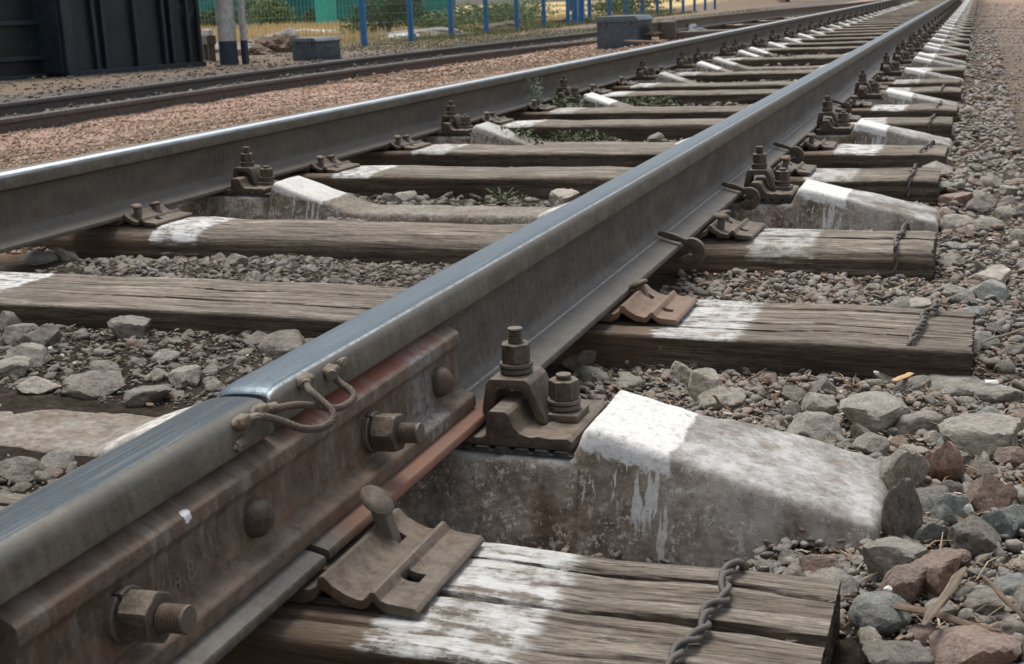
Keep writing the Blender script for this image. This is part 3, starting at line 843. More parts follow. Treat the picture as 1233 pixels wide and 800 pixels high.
def concrete_sleeper(name, seed, dx=.03, ds=.02, end_r=.585, end_l=.585):
    def top(d):       # d: signed distance outward from the rail seat centre
        if abs(d) <= .213: return 0.0
        o = d > 0; a = abs(d)
        up_ = sstep(a, .213, .240)*.044
        if a > .24: up_ = .044-(a-.24)*.235 if o else max(-.046, .044-(a-.24)*.34)
        return up_
    xs = sorted(set([round(v, 4) for v in np.arange(-.7975-end_l, .7975+end_r+.0001, dx)]+[round(sg*(.7975+q), 4) for sg in (-1, 1) for q in (.213, .219, .226, .233, .24, -.213, -.219, -.226, -.233, -.24, .58)]))
    xs = xs+[.7975+end_r+.004, .7975+end_r+.010]
    xs[0:0] = [-.7975-end_l-.010, -.7975-end_l-.004]
    rings = []
    for i, x in enumerate(xs):
        d = (x-.7975) if x > 0 else (-x-.7975)
        zt = top(d)
        dend = min(x+.7975+end_l, .7975+end_r-x)
        wt = .086+(.026 if d > 0 else .004)*sstep(abs(d), .24, .55); wb = .142
        zb = -.19
        ins = 0
        if dend < -.001: ins = .004 if dend > -.006 else .016
        rr = .013
        loop = []
        # trapezoid corners, bottom right, top right, top left, bottom left
        cr = [(wb-ins, zb), (wt-ins, zt-ins), (-wt+ins, zt-ins), (-wb+ins, zb)]
        pts = []
        for j in range(4):
            p0, p1, p2 = Vector(cr[j-1]), Vector(cr[j]), Vector(cr[(j+1) % 4])
            u, v = (p0-p1).normalized(), (p2-p1).normalized()
            for k in range(5):
                t = k/4
                pts.append(((p1+u*rr)*(1-t)**2+p1*2*t*(1-t)+(p1+v*rr)*t*t, j))
        full = []
        cnt = {0: int(.2/ds), 1: int(.17/ds), 2: int(.2/ds), 3: 3}
        for k in range(len(pts)):
            p, j = pts[k]; q, j2 = pts[(k+1) % len(pts)]
            if j2 != j:
                m = cnt[j]
                for e in range(m): full.append(p.lerp(q, e/m))
            else: full.append(p)
        rings.append([Vector((x, p.x, p.y)) for p in full])
    n = len(rings[0]); V = []
    for ring in rings:
        for v in ring:
            q = v+Vector((seed*3.1, 0, 0))
            k = noise.noise(q*9)*.0035+noise.noise(q*38)*.0016
            ed = noise.noise(q*16+Vector((0, 0, 9)))
            pit = max(0, noise.noise(q*55)-.35)*-.010
            c = Vector((v.x, 0, v.z*.5-.08)); d = (v-c).normalized()
            V.append(tuple(v+d*(k+pit+min(0, ed+.15)*.007*(1 if v.z > -.09 else .3))))
    F = []
    for a in range(len(rings)-1):
        for i in range(n): F.append((a*n+(i+1) % n, (a+1)*n+(i+1) % n, (a+1)*n+i, a*n+i))
    F.append(tuple(range(n))[::-1]); F.append(tuple(range((len(rings)-1)*n, len(rings)*n)))
    return mesh_obj(name, V, F, M['concrete'], smooth=60)

# ------------------------------------------------------------------ fastenings
def make_base_fastening(rich=True):
    """ribbed base plate with clip for a concrete sleeper; origin on the rail axis at plate seat level"""
    e = empty('rail_fastening')
    hy = .086
    hx = .207
    P = [(-.204, 0), (-hx, .004), (-hx+.003, .012), (-.160, .014), (-.140, .020), (-.130, .042), (-.126, .046), (-.108, .046), (-.104, .042), (-.100, .012), (-.094, .010),
         (.086, .010), (.092, .013), (.094, .040), (.098, .046), (.119, .046), (.124, .042), (.129, .028), (.138, .018), (.152, .0145), (.163, .0165), (.176, .0145), (hx-.006, .016), (hx, .012), (hx, .003), (hx-.004, 0)]
    bp = bm_obj('base_plate', prism(P[::-1], -hy, hy, 1, .0015), M['rust'], e, smooth=35)
    # ribbed rubber pad sticking out round the plate
    bm = bmesh.new()
    box_bm(-.222, .222, -hy-.006, hy+.006, -.0075, -.0045, .0008, bm)
    k = -.215
    while k < .215:
        b2 = [(k, -.0045), (k+.003, -.0004), (k+.019, -.0004), (k+.022, -.0045)]
        f0 = [bm.verts.new((x, -hy-.0055, z)) for x, z in b2]; f1 = [bm.verts.new((x, hy+.0055, z)) for x, z in b2]
        for i in range(4): bm.faces.new((f0[i], f0[(i+1) % 4], f1[(i+1) % 4], f1[i]))
        bm.faces.new(f0[::-1]); bm.faces.new(f1)
        k += .0265
    bm_obj('rubber_pad', bm, M['rubber'], e)
    # U-shaped clip bridging the rib
    ty = .031
    C = [(.070, .0245), (.070, .034), (.076, .066), (.082, .073), (.130, .074), (.137, .068), (.156, .024), (.158, .0165), (.149, .0162), (.143, .024), (.130, .055), (.124, .060), (.095, .060), (.0895, .056), (.086, .0255), (.084, .0225)]
    clip = bm_obj('clip', prism(C[::-1], -.036, .034, 1, .0015), M['rust'], e, smooth=35)
    def bolt_(x, y, z0, h, rot, washer_plate=False):
        if h > .05:
            bm = lathe(threaded(.0105, z0, z0+h), 26, org=(x, y, 0))
        else:
            bm = lathe([(.0105, z0), (.0105, z0+h-.002), (.0095, z0+h)], 26, org=(x, y, 0), poly=None)
        bolt = bm_obj('bolt', bm, M['rust'], e, smooth=30)
        z = z0
        if washer_plate:
            bm_obj('square_washer', box_bm(x-.028, x+.026, y-.028, y+.028, z, z+.010, .002), M['rust'], bolt, smooth=35); z += .011
        w = bm_obj('washer', torus_ring(0, .011, .0215, z, z+.0065, org=(x, y, 0), gap=.6, lift=.002), M['rust_dark'], bolt, smooth=35)
        w2 = bm_obj('washer', torus_ring(0, .011, .0225, z+.0085, z+.0140, org=(x, y, 0)), M['rust'], bolt, smooth=35)
        bm_obj('nut', hexnut(.036, z+.0145, z+.040, org=(x, y, 0), rot=rot), M['rust'], bolt, smooth=28)
        return bolt
    bolt_(.107, .0, .0745, .060, .3)
    bolt_(.170, .006, .0155, .058, .8, True)
    return e

def make_tie_plate(seed, spikes, mat='rust', mirror=True, sp_open=True):
    """stamped plate under the rail on a timber sleeper; origin on rail axis at timber top"""
    e = empty('tie_plate')
    hy = .090
    H = [(.0, .019), (.080, .019), (.088, .023), (.092, .034), (.097, .035), (.106, .026), (.120, .0185), (.132, .0150), (.137, .0150), (.141, .0185), (.146, .0245), (.150, .0245), (.156, .0165), (.163, .0145), (.190, .0125), (.194, .0090)]
    under = [(.192, .0030), (.160, .0045), (.152, .010), (.147, .0150), (.141, .008), (.136, .0048), (.118, .0070), (.102, .016), (.092, .022), (.086, .010), (.075, .004), (.0, .004)]
    right = H+under
    if mirror:
        prof = [(x, z) for x, z in H]+[(x, z) for x, z in under[:-1]]+[(-x, z) for x, z in under[-2::-1]]+[(-x, z) for x, z in H[:0:-1]]
        cl = []
        for p in prof:
            if not cl or (abs(p[0]-cl[-1][0])+abs(p[1]-cl[-1][1])) > 1e-6: cl.append(p)
        prof = cl
    bm = prism(prof[::-1], -hy, hy, 1)
    body = bm_obj('plate_body', bm, M[mat])
    # punched square holes
    cut = bmesh.new()
    for hx, hyy in ((.163, -.028), (.1105, .046)):
        box_bm(hx-.0095, hx+.0095, hyy-.0095, hyy+.0095, -.02, .06, 0, cut)
    co = bm_obj('cutter', cut, M[mat])
    md = body.modifiers.new('b', 'BOOLEAN'); md.operation = 'DIFFERENCE'; md.solver = 'EXACT'; md.object = co
    dg = bpy.context.evaluated_depsgraph_get()
    me = bpy.data.meshes.new_from_object(body.evaluated_get(dg))
    body.modifiers.clear(); body.data = me; bpy.data.objects.remove(co)
    bm = bmesh.new(); bm.from_mesh(me)
    ed = [q for q in bm.edges if len(q.link_faces) == 2 and q.calc_face_angle(0) > radians(35)]
    bmesh.ops.bevel(bm, geom=ed, offset=.0012, segments=2, profile=.6, affect='EDGES', clamp_overlap=True)
    bm.to_mesh(me); bm.free(); me.shade_smooth(); me.set_sharp_from_angle(angle=radians(35))
    body.parent = e
    for sp in spikes: spike(e, *sp[:5], 'rust', *sp[5:])
    return e

def spike(parent, x, y, lift, lx, ly, mat='rust', tx=None, ty=None):
    tx = -lx*.9 if tx is None else tx; ty = -ly*.9 if ty is None else ty
    b = bmesh.new()
    s = .0078
    h0, h1 = -.04, .020+lift
    bs = []
    for f in (0, .5, 1):
        h = h0+(h1-h0)*f; cx = x+lx*(h); cy = y+ly*(h)
        k = 1.0 if f < 1 else 1.1
        bs.append([b.verts.new((cx+a*s*k, cy+c*s*k, h)) for a, c in ((-1, -1), (1, -1), (1, 1), (-1, 1))])
    for a, c in zip(bs[:-1], bs[1:]):
        for i in range(4): b.faces.new((a[i], a[(i+1) % 4], c[(i+1) % 4], c[i]))
    b.faces.new(bs[0][::-1]); b.faces.new(bs[-1])
    ed = [q for q in b.edges if abs(q.verts[0].co.z-q.verts[1].co.z) > .01]
    bmesh.ops.bevel(b, geom=ed, offset=.0018, segments=2, profile=.5, affect='EDGES')
    # broad oval head, longer towards the rail
    cx, cy = x+lx*h1, y+ly*h1
    rings = []
    for r, dz in ((.50, -.006), (.95, -.001), (1.0, .002), (.93, .0062), (.72, .0098), (.42, .0120), (.12, .0128)):
        ring = []
        for i in range(24):
            a = 2*pi*i/24
            px = .0180*r*cos(a)-.002; py = .0160*r*sin(a)
            ring.append(b.verts.new((cx+px, cy+py, h1+dz*.7+px*tx+py*ty)))
        rings.append(ring)
    for a_, c_ in zip(rings[:-1], rings[1:]):
        for i in range(24): b.faces.new((a_[i], a_[(i+1) % 24], c_[(i+1) % 24], c_[i]))
    b.faces.new(rings[0][::-1]); b.faces.new(rings[-1])
    return bm_obj('spike', b, M[mat], parent, smooth=40)

def make_anchor():
    """flat spring hook gripping the rail foot"""
    cx, cz = .100, .000
    ro, ri = .031, .0065
    out = []; inn = []
    for i in range(15):
        a = radians(112-i*(112+150)/14)
        out.append((cx+ro*cos(a), cz+ro*sin(a)))
    for i in range(12):
        a = radians(-150+i*(150+60)/11)
        inn.append((cx+ri*cos(a), cz+ri*sin(a)))
    prof = [(.030, .0345), (.026, .039), (.032, .0455), (.060, .0400), (.078, .0330)]+out+inn+[(.093, .0100), (.078, .0215), (.055, .0265)]
    return prism(prof, -.008, .008, 1, .0012)

def binding_wire(x0, w, front_drop, lean, r=.0042, seed=0, z=.002):
    """two twisted strands laid over the timber and bent down its near side; origin at sleeper top centre line"""
    rr = random.Random(seed)
    pts = [(x0+lean*.5, w/2+.004, -.05), (x0+lean*.5, w/2+.005, -.012), (x0+lean*.45, w/2-.01, z+.006)]
    for k in range(1, 6):
        f = k/6
        pts.append((x0+lean*(.45-f*.95)+rr.uniform(-.006, .006), w/2-.01-(w-.02)*f, z+.006+rr.uniform(0, .002)))
    pts += [(x0-lean*.5, -w/2+.004, z+.003), (x0-lean*.53, -w/2-.006, -.014), (x0-lean*.6, -w/2-.008, -front_drop)]
    return rope([(p[0]+rr.uniform(-.003, .003), p[1], p[2]+rr.uniform(0, .002)) for p in pts], r*.66, r*.70, 2, .058, 8)

def ordinal(n):
    w = ['nearest', 'second', 'third', 'fourth', 'fifth', 'sixth', 'seventh', 'eighth', 'ninth', 'tenth', 'eleventh', 'twelfth', 'thirteenth', 'fourteenth', 'fifteenth',
         'sixteenth', 'seventeenth', 'eighteenth', 'nineteenth', 'twentieth']
    if n < len(w): return w[n]
    tens = {2: 'twenty', 3: 'thirty', 4: 'forty', 5: 'fifty', 6: 'sixty', 7: 'seventy'}
    t, u = divmod(n+1, 10)
    if u == 0: return {3: 'thirtieth', 4: 'fortieth', 5: 'fiftieth', 6: 'sixtieth', 7: 'seventieth'}[t]
    return tens[t]+'-'+['', 'first', 'second', 'third', 'fourth', 'fifth', 'sixth', 'seventh', 'eighth', 'ninth'][u]

XM = -.7975
near_specs = {1: dict(seed=21, ds=.0022, dx=.012, cracks=8, mat='wood_knot', ends=(0, -.017), w=.252),
              3: dict(seed=33, ds=.0028, dx=.015, cracks=6, ends=(0, .105), w=.285),
              4: dict(seed=47, ds=.0035, dx=.02, cracks=4, ends=(0, .018), round_=.062)}
wood_protos = []; conc_protos = []
fast0 = plate0 = anchor_me = None
FAST = []; wi = ci = 0
for i, (sy, kind) in enumerate(SLEEPERS):
    vis = i          # 0 is behind the lower frame edge on the rail side
    if kind == 'w':
        if i in near_specs: o = wood_sleeper('wooden_sleeper', **near_specs[i])
        elif len(wood_protos) < 4:
            o = wood_sleeper('wooden_sleeper', 60+i, .007, .04, cracks=4, round_=.018, ends=(0, R_.uniform(-.02, .02))); wood_protos.append(o)
        else:
            src = wood_protos[wi % 4]; o = src.copy(); col.objects.link(o)
        wi += 1
        o.location = (XM, sy, -.200)
        o.rotation_euler = (0, 0, radians({3: -.7, 4: 0, 1: 0}.get(i, R_.uniform(-1.2, 1.2))))
        lab = 'weathered wooden sleeper, %s sleeper counted along the track from the camera' % ordinal(i-1)
        tag(o, lab, 'sleeper', 'wooden sleepers under the main track')
    else:
        if i in (0, 2, 5): o = concrete_sleeper('concrete_sleeper', i, *((.010, .009) if i == 2 else (.02, .015)))
        elif len(conc_protos) < 3:
            o = concrete_sleeper('concrete_sleeper', i, .03, .02); conc_protos.append(o)
        else:
            o = conc_protos[ci % 3].copy(); col.objects.link(o)
        ci += 1
        o.location = (XM, sy, -.1975)
        lab = 'whitewashed concrete sleeper, %s sleeper counted along the track from the camera' % ordinal(max(0, i-1))
        if i == 0: lab = 'concrete sleeper just this side of the nearest wooden sleeper, mostly out of frame'
        tag(o, lab, 'sleeper', 'concrete sleepers under the main track')

# fastenings
fast0 = make_base_fastening()
plate_a = make_tie_plate(1, [(.1105, .046, .040, -.22, -.10, -.50, .30)])                        # nearest: one spike worked loose
plate_b = make_tie_plate(2, [(.1105, .046, .022, -.45, .1)], mat='rust_warm')
plate_c = make_tie_plate(3, [(.1105, .046, .020, -.25, .1), (.1105, -.050, .030, .1, -.1)])
ab = make_anchor()
anchor0 = bm_obj('rail_anchor', ab, M['rust'], smooth=35)
used = {fast0: 0, plate_a: 0, plate_b: 0, plate_c: 0, anchor0: 0}
def place(src, loc, label, cat, group, rz=0.0, skip=()):
    if used[src] == 0: o = src
    else: o = copy_tree(src, None, skip)
    used[src] += 1
    o.location = loc; o.rotation_euler = (0, 0, rz)
    tag(o, label, cat, group)
    return o
for side, xr, sname in ((0, XR, 'right'), (1, XL, 'left')):
    for i, (sy, kind) in enumerate(SLEEPERS):
        if i == 0 or sy > 40: continue
        if side == 1 and sy < 2.5: continue
        num = ordinal(i-1)
        if kind == 'c':
            place(fast0, (xr, sy+.008, -.190), 'bolted clip and ribbed plate on the %s sleeper, under the %s rail' % (num, sname), 'rail fastening', 'bolted rail fastenings on concrete sleepers',
                  R_.uniform(-.02, .02) if i != 2 else 0.0, skip=() if sy < 14 else ('washer', 'square_washer'))
        else:
            src = plate_a if (i == 1 and side == 0) else plate_b if (i == 3 and side == 0) else plate_c
            if sy > 26: continue
            place(src, (xr, sy+.02 if i == 1 else sy, -.200), 'rusty spiked tie plate on the %s sleeper, under the %s rail' % (num, sname), 'tie plate', 'tie plates on wooden sleepers',
                  0 if i < 4 else R_.uniform(-.03, .03))
k = 0
for y in (2.76, 3.52, 4.48, 6.25):
    place(anchor0, (XR, y, -.180), '%s hook-shaped rail anchor clamped on the right rail foot' % ordinal(k), 'rail anchor', 'spring rail anchors on the right rail', R_.uniform(-.06, .06)); k += 1
# twisted wires round the sleeper ends
for (i, x0, w, drop, lean, r, sd) in ((1, 1.262, .246, .14, .018, .0048, 1), (3, 1.405, .285, .06, .028, .0048, 2), (4, 1.325, .26, .09, .012, .0045, 3), (6, 1.30, .26, .05, .01, .0045, 4), (7, 1.32, .26, .05, .03, .0045, 5), (9, 1.30, .26, .05, .01, .0045, 6), (10, 1.31, .26, .05, .01, .0045, 7), (12, 1.3, .26, .05, .01, .0045, 8)):
    sy = SLEEPERS[i][0]
    o = bm_obj('binding_wire', binding_wire(x0, w, drop, lean, r, sd), M['wire'], loc=(XM, sy, -.200), smooth=60)
    tag(o, 'twisted dark wire bound round the outer end of the %s sleeper' % ordinal(i-1), 'wire', 'binding wires on sleeper ends')

# ------------------------------------------------------------------ ballast stones
def rock_mesh(seed, sub, facets=11, rough=.10, squash=1.0):
    r = random.Random(seed)
    bm = bmesh.new(); bmesh.ops.create_icosphere(bm, subdivisions=sub, radius=1)
    pl = []
    for k in range(facets):
        while True:
            v = Vector((r.uniform(-1, 1), r.uniform(-1, 1), r.uniform(-1, 1)))
            if .2 < v.length < 1: break
        pl.append((v.normalized(), r.uniform(.55, .95)))
    off = Vector((r.uniform(0, 50), r.uniform(0, 50), r.uniform(0, 50)))
    for v in bm.verts:
        d = v.co.normalized(); m = []
        for n_, dd in pl:
            c = n_.dot(d)
            if c > .05: m.append(dd/c)
        m.append(1.15); m.sort()
        k = m[0] if len(m) < 2 else m[0]-.012*math.exp(-(m[1]-m[0])/.03)
        k *= 1+noise.noise(d*1.6+off)*rough+noise.noise(d*5+off)*rough*.5+(noise.noise(d*13+off)*rough*.30 if sub > 3 else 0)
        v.co = d*k
    xs_ = [v.co for v in bm.verts]
    for a in range(3):
        lo = min(p[a] for p in xs_); hi = max(p[a] for p in xs_)
        for p in xs_: p[a] = (p[a]-(lo+hi)/2)*2/(hi-lo)
    me = bpy.data.meshes.new('stone'); bm.to_mesh(me); bm.free()
    me.shade_smooth(); me.set_sharp_from_angle(angle=radians(28))
    return me
ROCKS = [rock_mesh(100+i, 4, R_.choice((7, 9, 12))) for i in range(16)]
ROCKS_LO = [rock_mesh(200+i, 3, 10) for i in range(12)]
KIND = {'g': ('stone_grey', 'grey'), 'd': ('stone_dark', 'dark grey'), 'b': ('stone_blue', 'bluish grey'), 'r': ('stone_red', 'reddish'), 'p': ('stone_pale', 'pale')}
rock_cache = {}
def rock_variant(i, lo, k):
    key = (i, lo, k)
    if key not in rock_cache:
        me = (ROCKS_LO if lo else ROCKS)[i].copy(); me.materials.clear(); me.materials.append(M[KIND[k][0]]); rock_cache[key] = me
    return rock_cache[key]
HAND = [(0.525,2.172,-0.260,0.099,0.044,"d"),
(0.555,1.881,-0.260,0.094,0.058,"g"),
(0.477,1.800,-0.250,0.080,0.045,"g"),
(0.616,1.887,-0.260,0.069,0.034,"g"),
(0.562,1.758,-0.250,0.051,0.032,"g"),
(0.607,1.637,-0.250,0.069,0.065,"g"),
(0.592,1.481,-0.250,0.050,0.082,"d"),
(0.626,1.507,-0.250,0.023,0.045,"d"),
(0.658,1.689,-0.250,0.045,0.064,"r"),
(0.701,1.830,-0.260,0.103,0.046,"g"),
(0.661,1.547,-0.250,0.052,0.040,"b"),
(0.713,1.588,-0.250,0.060,0.055,"r"),
(0.649,1.476,-0.250,0.043,0.027,"b"),
(0.728,1.511,-0.250,0.048,0.038,"b"),
(0.694,1.462,-0.250,0.056,0.042,"d"),
(0.617,1.370,-0.250,0.076,0.045,"g"),
(0.624,1.309,-0.250,0.045,0.043,"r"),
(0.664,1.340,-0.250,0.054,0.044,"r"),
(0.460,1.340,-0.250,0.059,0.027,"p"),
(0.510,1.342,-0.250,0.038,0.034,"p"),
(0.536,1.386,-0.250,0.046,0.028,"r"),
(0.555,1.333,-0.250,0.053,0.032,"g"),
(0.607,1.250,-0.250,0.058,0.042,"b"),
(0.605,1.200,-0.250,0.032,0.032,"p"),
(0.632,1.157,-0.250,0.069,0.039,"d"),
(0.694,1.204,-0.250,0.083,0.035,"r"),
(0.734,1.344,-0.250,0.047,0.027,"b"),
(0.290,1.982,-0.260,0.066,0.053,"p"),
(0.230,2.077,-0.260,0.049,0.031,"p"),
(0.325,1.938,-0.260,0.071,0.036,"p"),
(0.424,2.141,-0.260,0.062,0.022,"d"),
(0.664,2.102,-0.260,0.092,0.026,"g"),
(0.731,2.077,-0.260,0.077,0.028,"g"),
(0.718,2.994,-0.275,0.109,0.040,"p"),
(0.717,2.821,-0.275,0.086,0.043,"b"),
(0.651,2.836,-0.275,0.061,0.024,"g"),
(0.678,2.583,-0.260,0.063,0.025,"b"),
(0.740,1.773,-0.250,0.044,0.029,"r"),
(0.601,2.089,-0.260,0.053,0.026,"g"),
(0.561,2.119,-0.260,0.054,0.021,"r"),
(-0.847,2.072,-0.245,0.077,0.048,"d"),
(-1.020,2.770,-0.245,0.061,0.041,"g"),
(-0.568,2.065,-0.245,0.062,0.034,"d"),
(-0.487,2.028,-0.245,0.090,0.057,"d"),
(-0.720,2.086,-0.245,0.032,0.019,"d"),
(-1.161,2.099,-0.245,0.061,0.057,"d"),
(-1.052,2.020,-0.245,0.097,0.048,"d"),
(-0.969,1.969,-0.245,0.075,0.050,"d"),
(-0.907,1.851,-0.245,0.089,0.045,"g"),
(-0.887,1.783,-0.245,0.072,0.036,"g"),
(-0.783,1.729,-0.245,0.077,0.025,"p"),
(-0.568,1.834,-0.245,0.068,0.039,"g"),
(-0.500,1.821,-0.245,0.039,0.022,"g"),
(-0.705,1.758,-0.245,0.111,0.036,"d"),
(-0.573,1.732,-0.245,0.068,0.032,"d"),
(-1.564,2.817,-0.245,0.070,0.048,"g"),
(-1.617,2.778,-0.245,0.087,0.039,"g"),
(-0.530,1.370,-0.245,0.079,0.039,"d"),
(-0.515,1.425,-0.245,0.051,0.030,"g"),
(-0.497,1.391,-0.245,0.034,0.016,"r"),
(-1.426,3.420,-0.270,0.050,0.030,"d"),
(-0.577,5.832,-0.270,0.097,0.067,"d"),
(-0.654,5.719,-0.270,0.088,0.059,"d"),
(-0.741,4.890,-0.270,0.064,0.039,"r"),
(-0.845,5.798,-0.270,0.090,0.045,"g"),
(0.629,4.084,-0.275,0.099,0.044,"r"),
(0.564,4.712,-0.275,0.114,0.057,"g"),
(0.525,5.065,-0.275,0.110,0.055,"d"),
(0.721,3.794,-0.275,0.077,0.027,"g"),
(0.565,4.266,-0.275,0.103,0.036,"b"),
(0.482,4.195,-0.275,0.128,0.051,"d"),
(0.408,4.189,-0.275,0.103,0.051,"d"),
(0.099,3.868,-0.275,0.074,0.034,"d"),
(0.074,3.718,-0.275,0.118,0.033,"g"),
(0.046,2.115,-0.250,0.065,0.035,"d"),
(0.093,2.026,-0.260,0.055,0.033,"g"),
(0.162,2.007,-0.260,0.048,0.027,"g"),
(0.633,3.349,-0.275,0.061,0.020,"b"),
(0.671,3.333,-0.275,0.061,0.020,"b"),]
stones = []      # x, y, z, w, h, kind
for (x, y, z, w, h, k) in HAND:
    if abs(y-1.481) < .001: x += .022; w = .042
    stones.append([x, y, z, w, h, k])
def in_sleeper(x, y, m=0.0):
    for sy, kd in SLEEPERS:
        if abs(y-sy) < .135+m:
            if kd == 'w' and XM-1.40-m < x < XM+1.40+m+(.08 if sy in (2.27,) else 0): return True
            if kd == 'c' and XM-1.40-m < x < XM+1.38+m: return True
    return False
def free(x, y, r):
    for s in stones:
        if (s[0]-x)**2+(s[1]-y)**2 < (.40*(s[3]+2*r))**2: return False
    return True
ZONES = [((.42, .86), (1.16, 1.95), (.028, .060), 62), ((.35, 1.0), (1.95, 3.1), (.028, .060), 42), ((.30, .85), (3.1, 5.2), (.045, .09), 42),
         ((-1.15, -.12), (1.25, 2.12), (.03, .065), 26), ((-1.5, -.15), (2.42, 2.97), (.025, .05), 30), ((-1.35, -.1), (3.25, 6.4), (.05, .09), 52), ((.05, .45), (1.75, 2.12), (.025, .045), 12),
         ((-3.0, -1.8), (4.0, 12.0), (.06, .10), 10)]
rs = random.Random(77)
for (x0, x1), (y0, y1), (s0, s1), cnt in ZONES:
    n = 0; tries = 0
    while n < cnt and tries < 6000 and len(stones) < 297:
        tries += 1
        x, y = rs.uniform(x0, x1), rs.uniform(y0, y1); w = rs.uniform(s0, s1)*rs.uniform(.8, 1.1)
        if in_sleeper(x, y, w*.35) or not free(x, y, w*.5): continue
        k = rs.choices('gdbrp', (50, 20, 6, 12, 12) if x > 0 else (42, 36, 4, 8, 10))[0]
        stones.append([x, y, ground_h(x, y), w, w*rs.uniform(.45, .7), k]); n += 1
def image_x(x, y, z):
    d = Vector((x-CAM_X, y, z-CAM_Z)); return d.dot(rt)/d.dot(fw), d.dot(up)/d.dot(fw)
def zone_name(x, y):
    prev = nxt = None
    for i, (sy, kd) in enumerate(SLEEPERS):
        if sy < y: prev = i
    side = 'right of the track' if x > .50 else ('outside the right rail' if x > 0 else ('between the rails' if x > -1.6 else 'left of the track'))
    if x < -1.6: return 'on the pink gravel left of the track'
    if prev is None or prev < 1: return side+' before the nearest sleeper'
    return '%s past the %s sleeper' % (side, ordinal(prev-1))
zones = {}
for s in stones:
    zones.setdefault((KIND[s[5]][1], zone_name(s[0], s[1])), []).append(s)
n_made = 0
for (cname, zname), lst in sorted(zones.items()):
    lst.sort(key=lambda s: image_x(s[0], s[1], s[2])[0])
    for j, s in enumerate(lst):
        x, y, z, w, h, k = s
        d = math.hypot(x-CAM_X, y)
        lo = w/d < .028
        me = rock_variant(rs.randrange(12 if lo else 16), lo, k)
        o = bpy.data.objects.new('ballast_stone', me); col.objects.link(o)
        zz = ground_h(x, y)
        hh = h*1.15
        o.scale = (w*.52, w*rs.uniform(.36, .52), hh*.55)
        o.rotation_euler = (rs.uniform(-.25, .25), rs.uniform(-.25, .25), rs.uniform(-.5, .5)+rs.choice((0, pi)))
        o.location = (x, y, zz+hh*(.24 if x > 0 else .12))
        if len(lst) == 1: lab = 'the only %s stone %s' % (cname, zname)
        else: lab = '%s stone %s, %s of %d from left' % (cname, zname, 'first' if j == 0 else ordinal(j), len(lst))
        tag(o, lab, 'stone', 'large ballast stones')
        n_made += 1

# ------------------------------------------------------------------ small gravel (countless)
def scatter_gravel(name, mat, regions, protos, seed, label=None, avoid=True):
    r = np.random.default_rng(seed)
    PV = []; 
    for me in protos:
        v = np.empty(len(me.vertices)*3); me.vertices.foreach_get('co', v); v = v.reshape(-1, 3)
        f = np.array([list(p.vertices) for p in me.polygons]); PV.append((v, f))
    AV = []; AF = []; off = 0
    for (x0, x1, y0, y1, s0, s1, cnt, zoff) in regions:
        for k in range(cnt):
            x = r.uniform(x0, x1); y = y0+(y1-y0)*r.random()**(1.0 if y1-y0 < 4 else 1.5)
            s = s0+(s1-s0)*r.random()**2
            if avoid and in_sleeper(x, y, s*.3): continue
            v, f = PV[r.integers(len(PV))]
            a = r.uniform(0, 2*pi); c, sn = cos(a), sin(a)
            sc = np.array([s, s*r.uniform(.5, 1), s*r.uniform(.35, .8)])*.5
            q = v*sc
            tl = r.uniform(-.5, .5)
            q = np.stack([q[:, 0]*c-q[:, 1]*sn, q[:, 0]*sn+q[:, 1]*c, q[:, 2]+q[:, 0]*tl], 1)
            q += np.array([x, y, ground_h(x, y)+s*zoff*r.random()])
            AV.append(q); AF.append(f+off); off += len(v)
    V = np.concatenate(AV); F = np.concatenate(AF)
    me = bpy.data.meshes.new(name)
    me.vertices.add(len(V)); me.vertices.foreach_set('co', V.ravel())
    me.loops.add(F.size); me.loops.foreach_set('vertex_index', F.ravel().astype(np.int32))
    me.polygons.add(len(F)); me.polygons.foreach_set('loop_start', np.arange(0, F.size, 3, dtype=np.int32))
    me.update(calc_edges=True); me.validate()
    me.materials.append(mat)
    o = bpy.data.objects.new(name, me); col.objects.link(o)
    tag(o, label, 'gravel', kind='stuff')
    return o
G2 = [rock_mesh(300+i, 2, 9, .05) for i in range(8)]
G1 = [rock_mesh(320+i, 1, 9, .05) for i in range(8)]
scatter_gravel('ballast_gravel', M['gravel'], [(.05, 1.05, 1.0, 2.1, .005, .024, 8500, .28), (.05, 1.15, 2.1, 3.4, .007, .030, 5000, .35)], G2, 1, 'mixed grey and brown gravel between the big stones right of the track')
scatter_gravel('ballast_gravel', M['gravel'], [(.05, .85, 3.3, 7, .010, .040, 5000, .35), (.7, 1.6, 3.0, 7, .006, .018, 3500, .2), (.05, .85, 7, 20, .015, .05, 4500, .35), (.8, 2.6, 7, 20, .010, .028, 9000, .2), (.3, 4, 20, 44, .015, .04, 7000, .3)], G1, 2, 'mixed grey and reddish gravel along the right shoulder farther off')
scatter_gravel('track_gravel', M['interior_gravel'], [(-1.5, -.03, 1.2, 2.97, .006, .030, 8000, .02)], G2, 3, 'dirty grey gravel between the rails near the camera')
scatter_gravel('track_gravel', M['interior_gravel'], [(-1.62, -.03, 2.97, 7, .010, .05, 7000, .15), (-1.62, -.03, 7, 20, .02, .06, 4000, .4)], G1, 4, 'dirty grey gravel between the rails farther off')
scatter_gravel('pink_gravel', M['pink'], [(-4.4, -2.15, 2.9, 9, .008, .024, 24000, .3), (-6.9, -2.15, 5, 17, .012, .032, 26000, .3), (-2.2, -1.72, 2.9, 17, .008, .026, 4000, .2), (-7.0, -1.72, 14, 34, .025, .06, 9000, .4)], G1, 5, 'pinkish crushed stone between the main track and the siding', avoid=False)
scatter_gravel('fine_gravel', M['gravel'], [(.05, 1.1, 1.2, 2.2, .003, .009, 14000, .5), (.05, 1.2, 2.2, 3.4, .004, .010, 9000, .5)], G1, 8, 'fine grit filling the gaps right of the track')
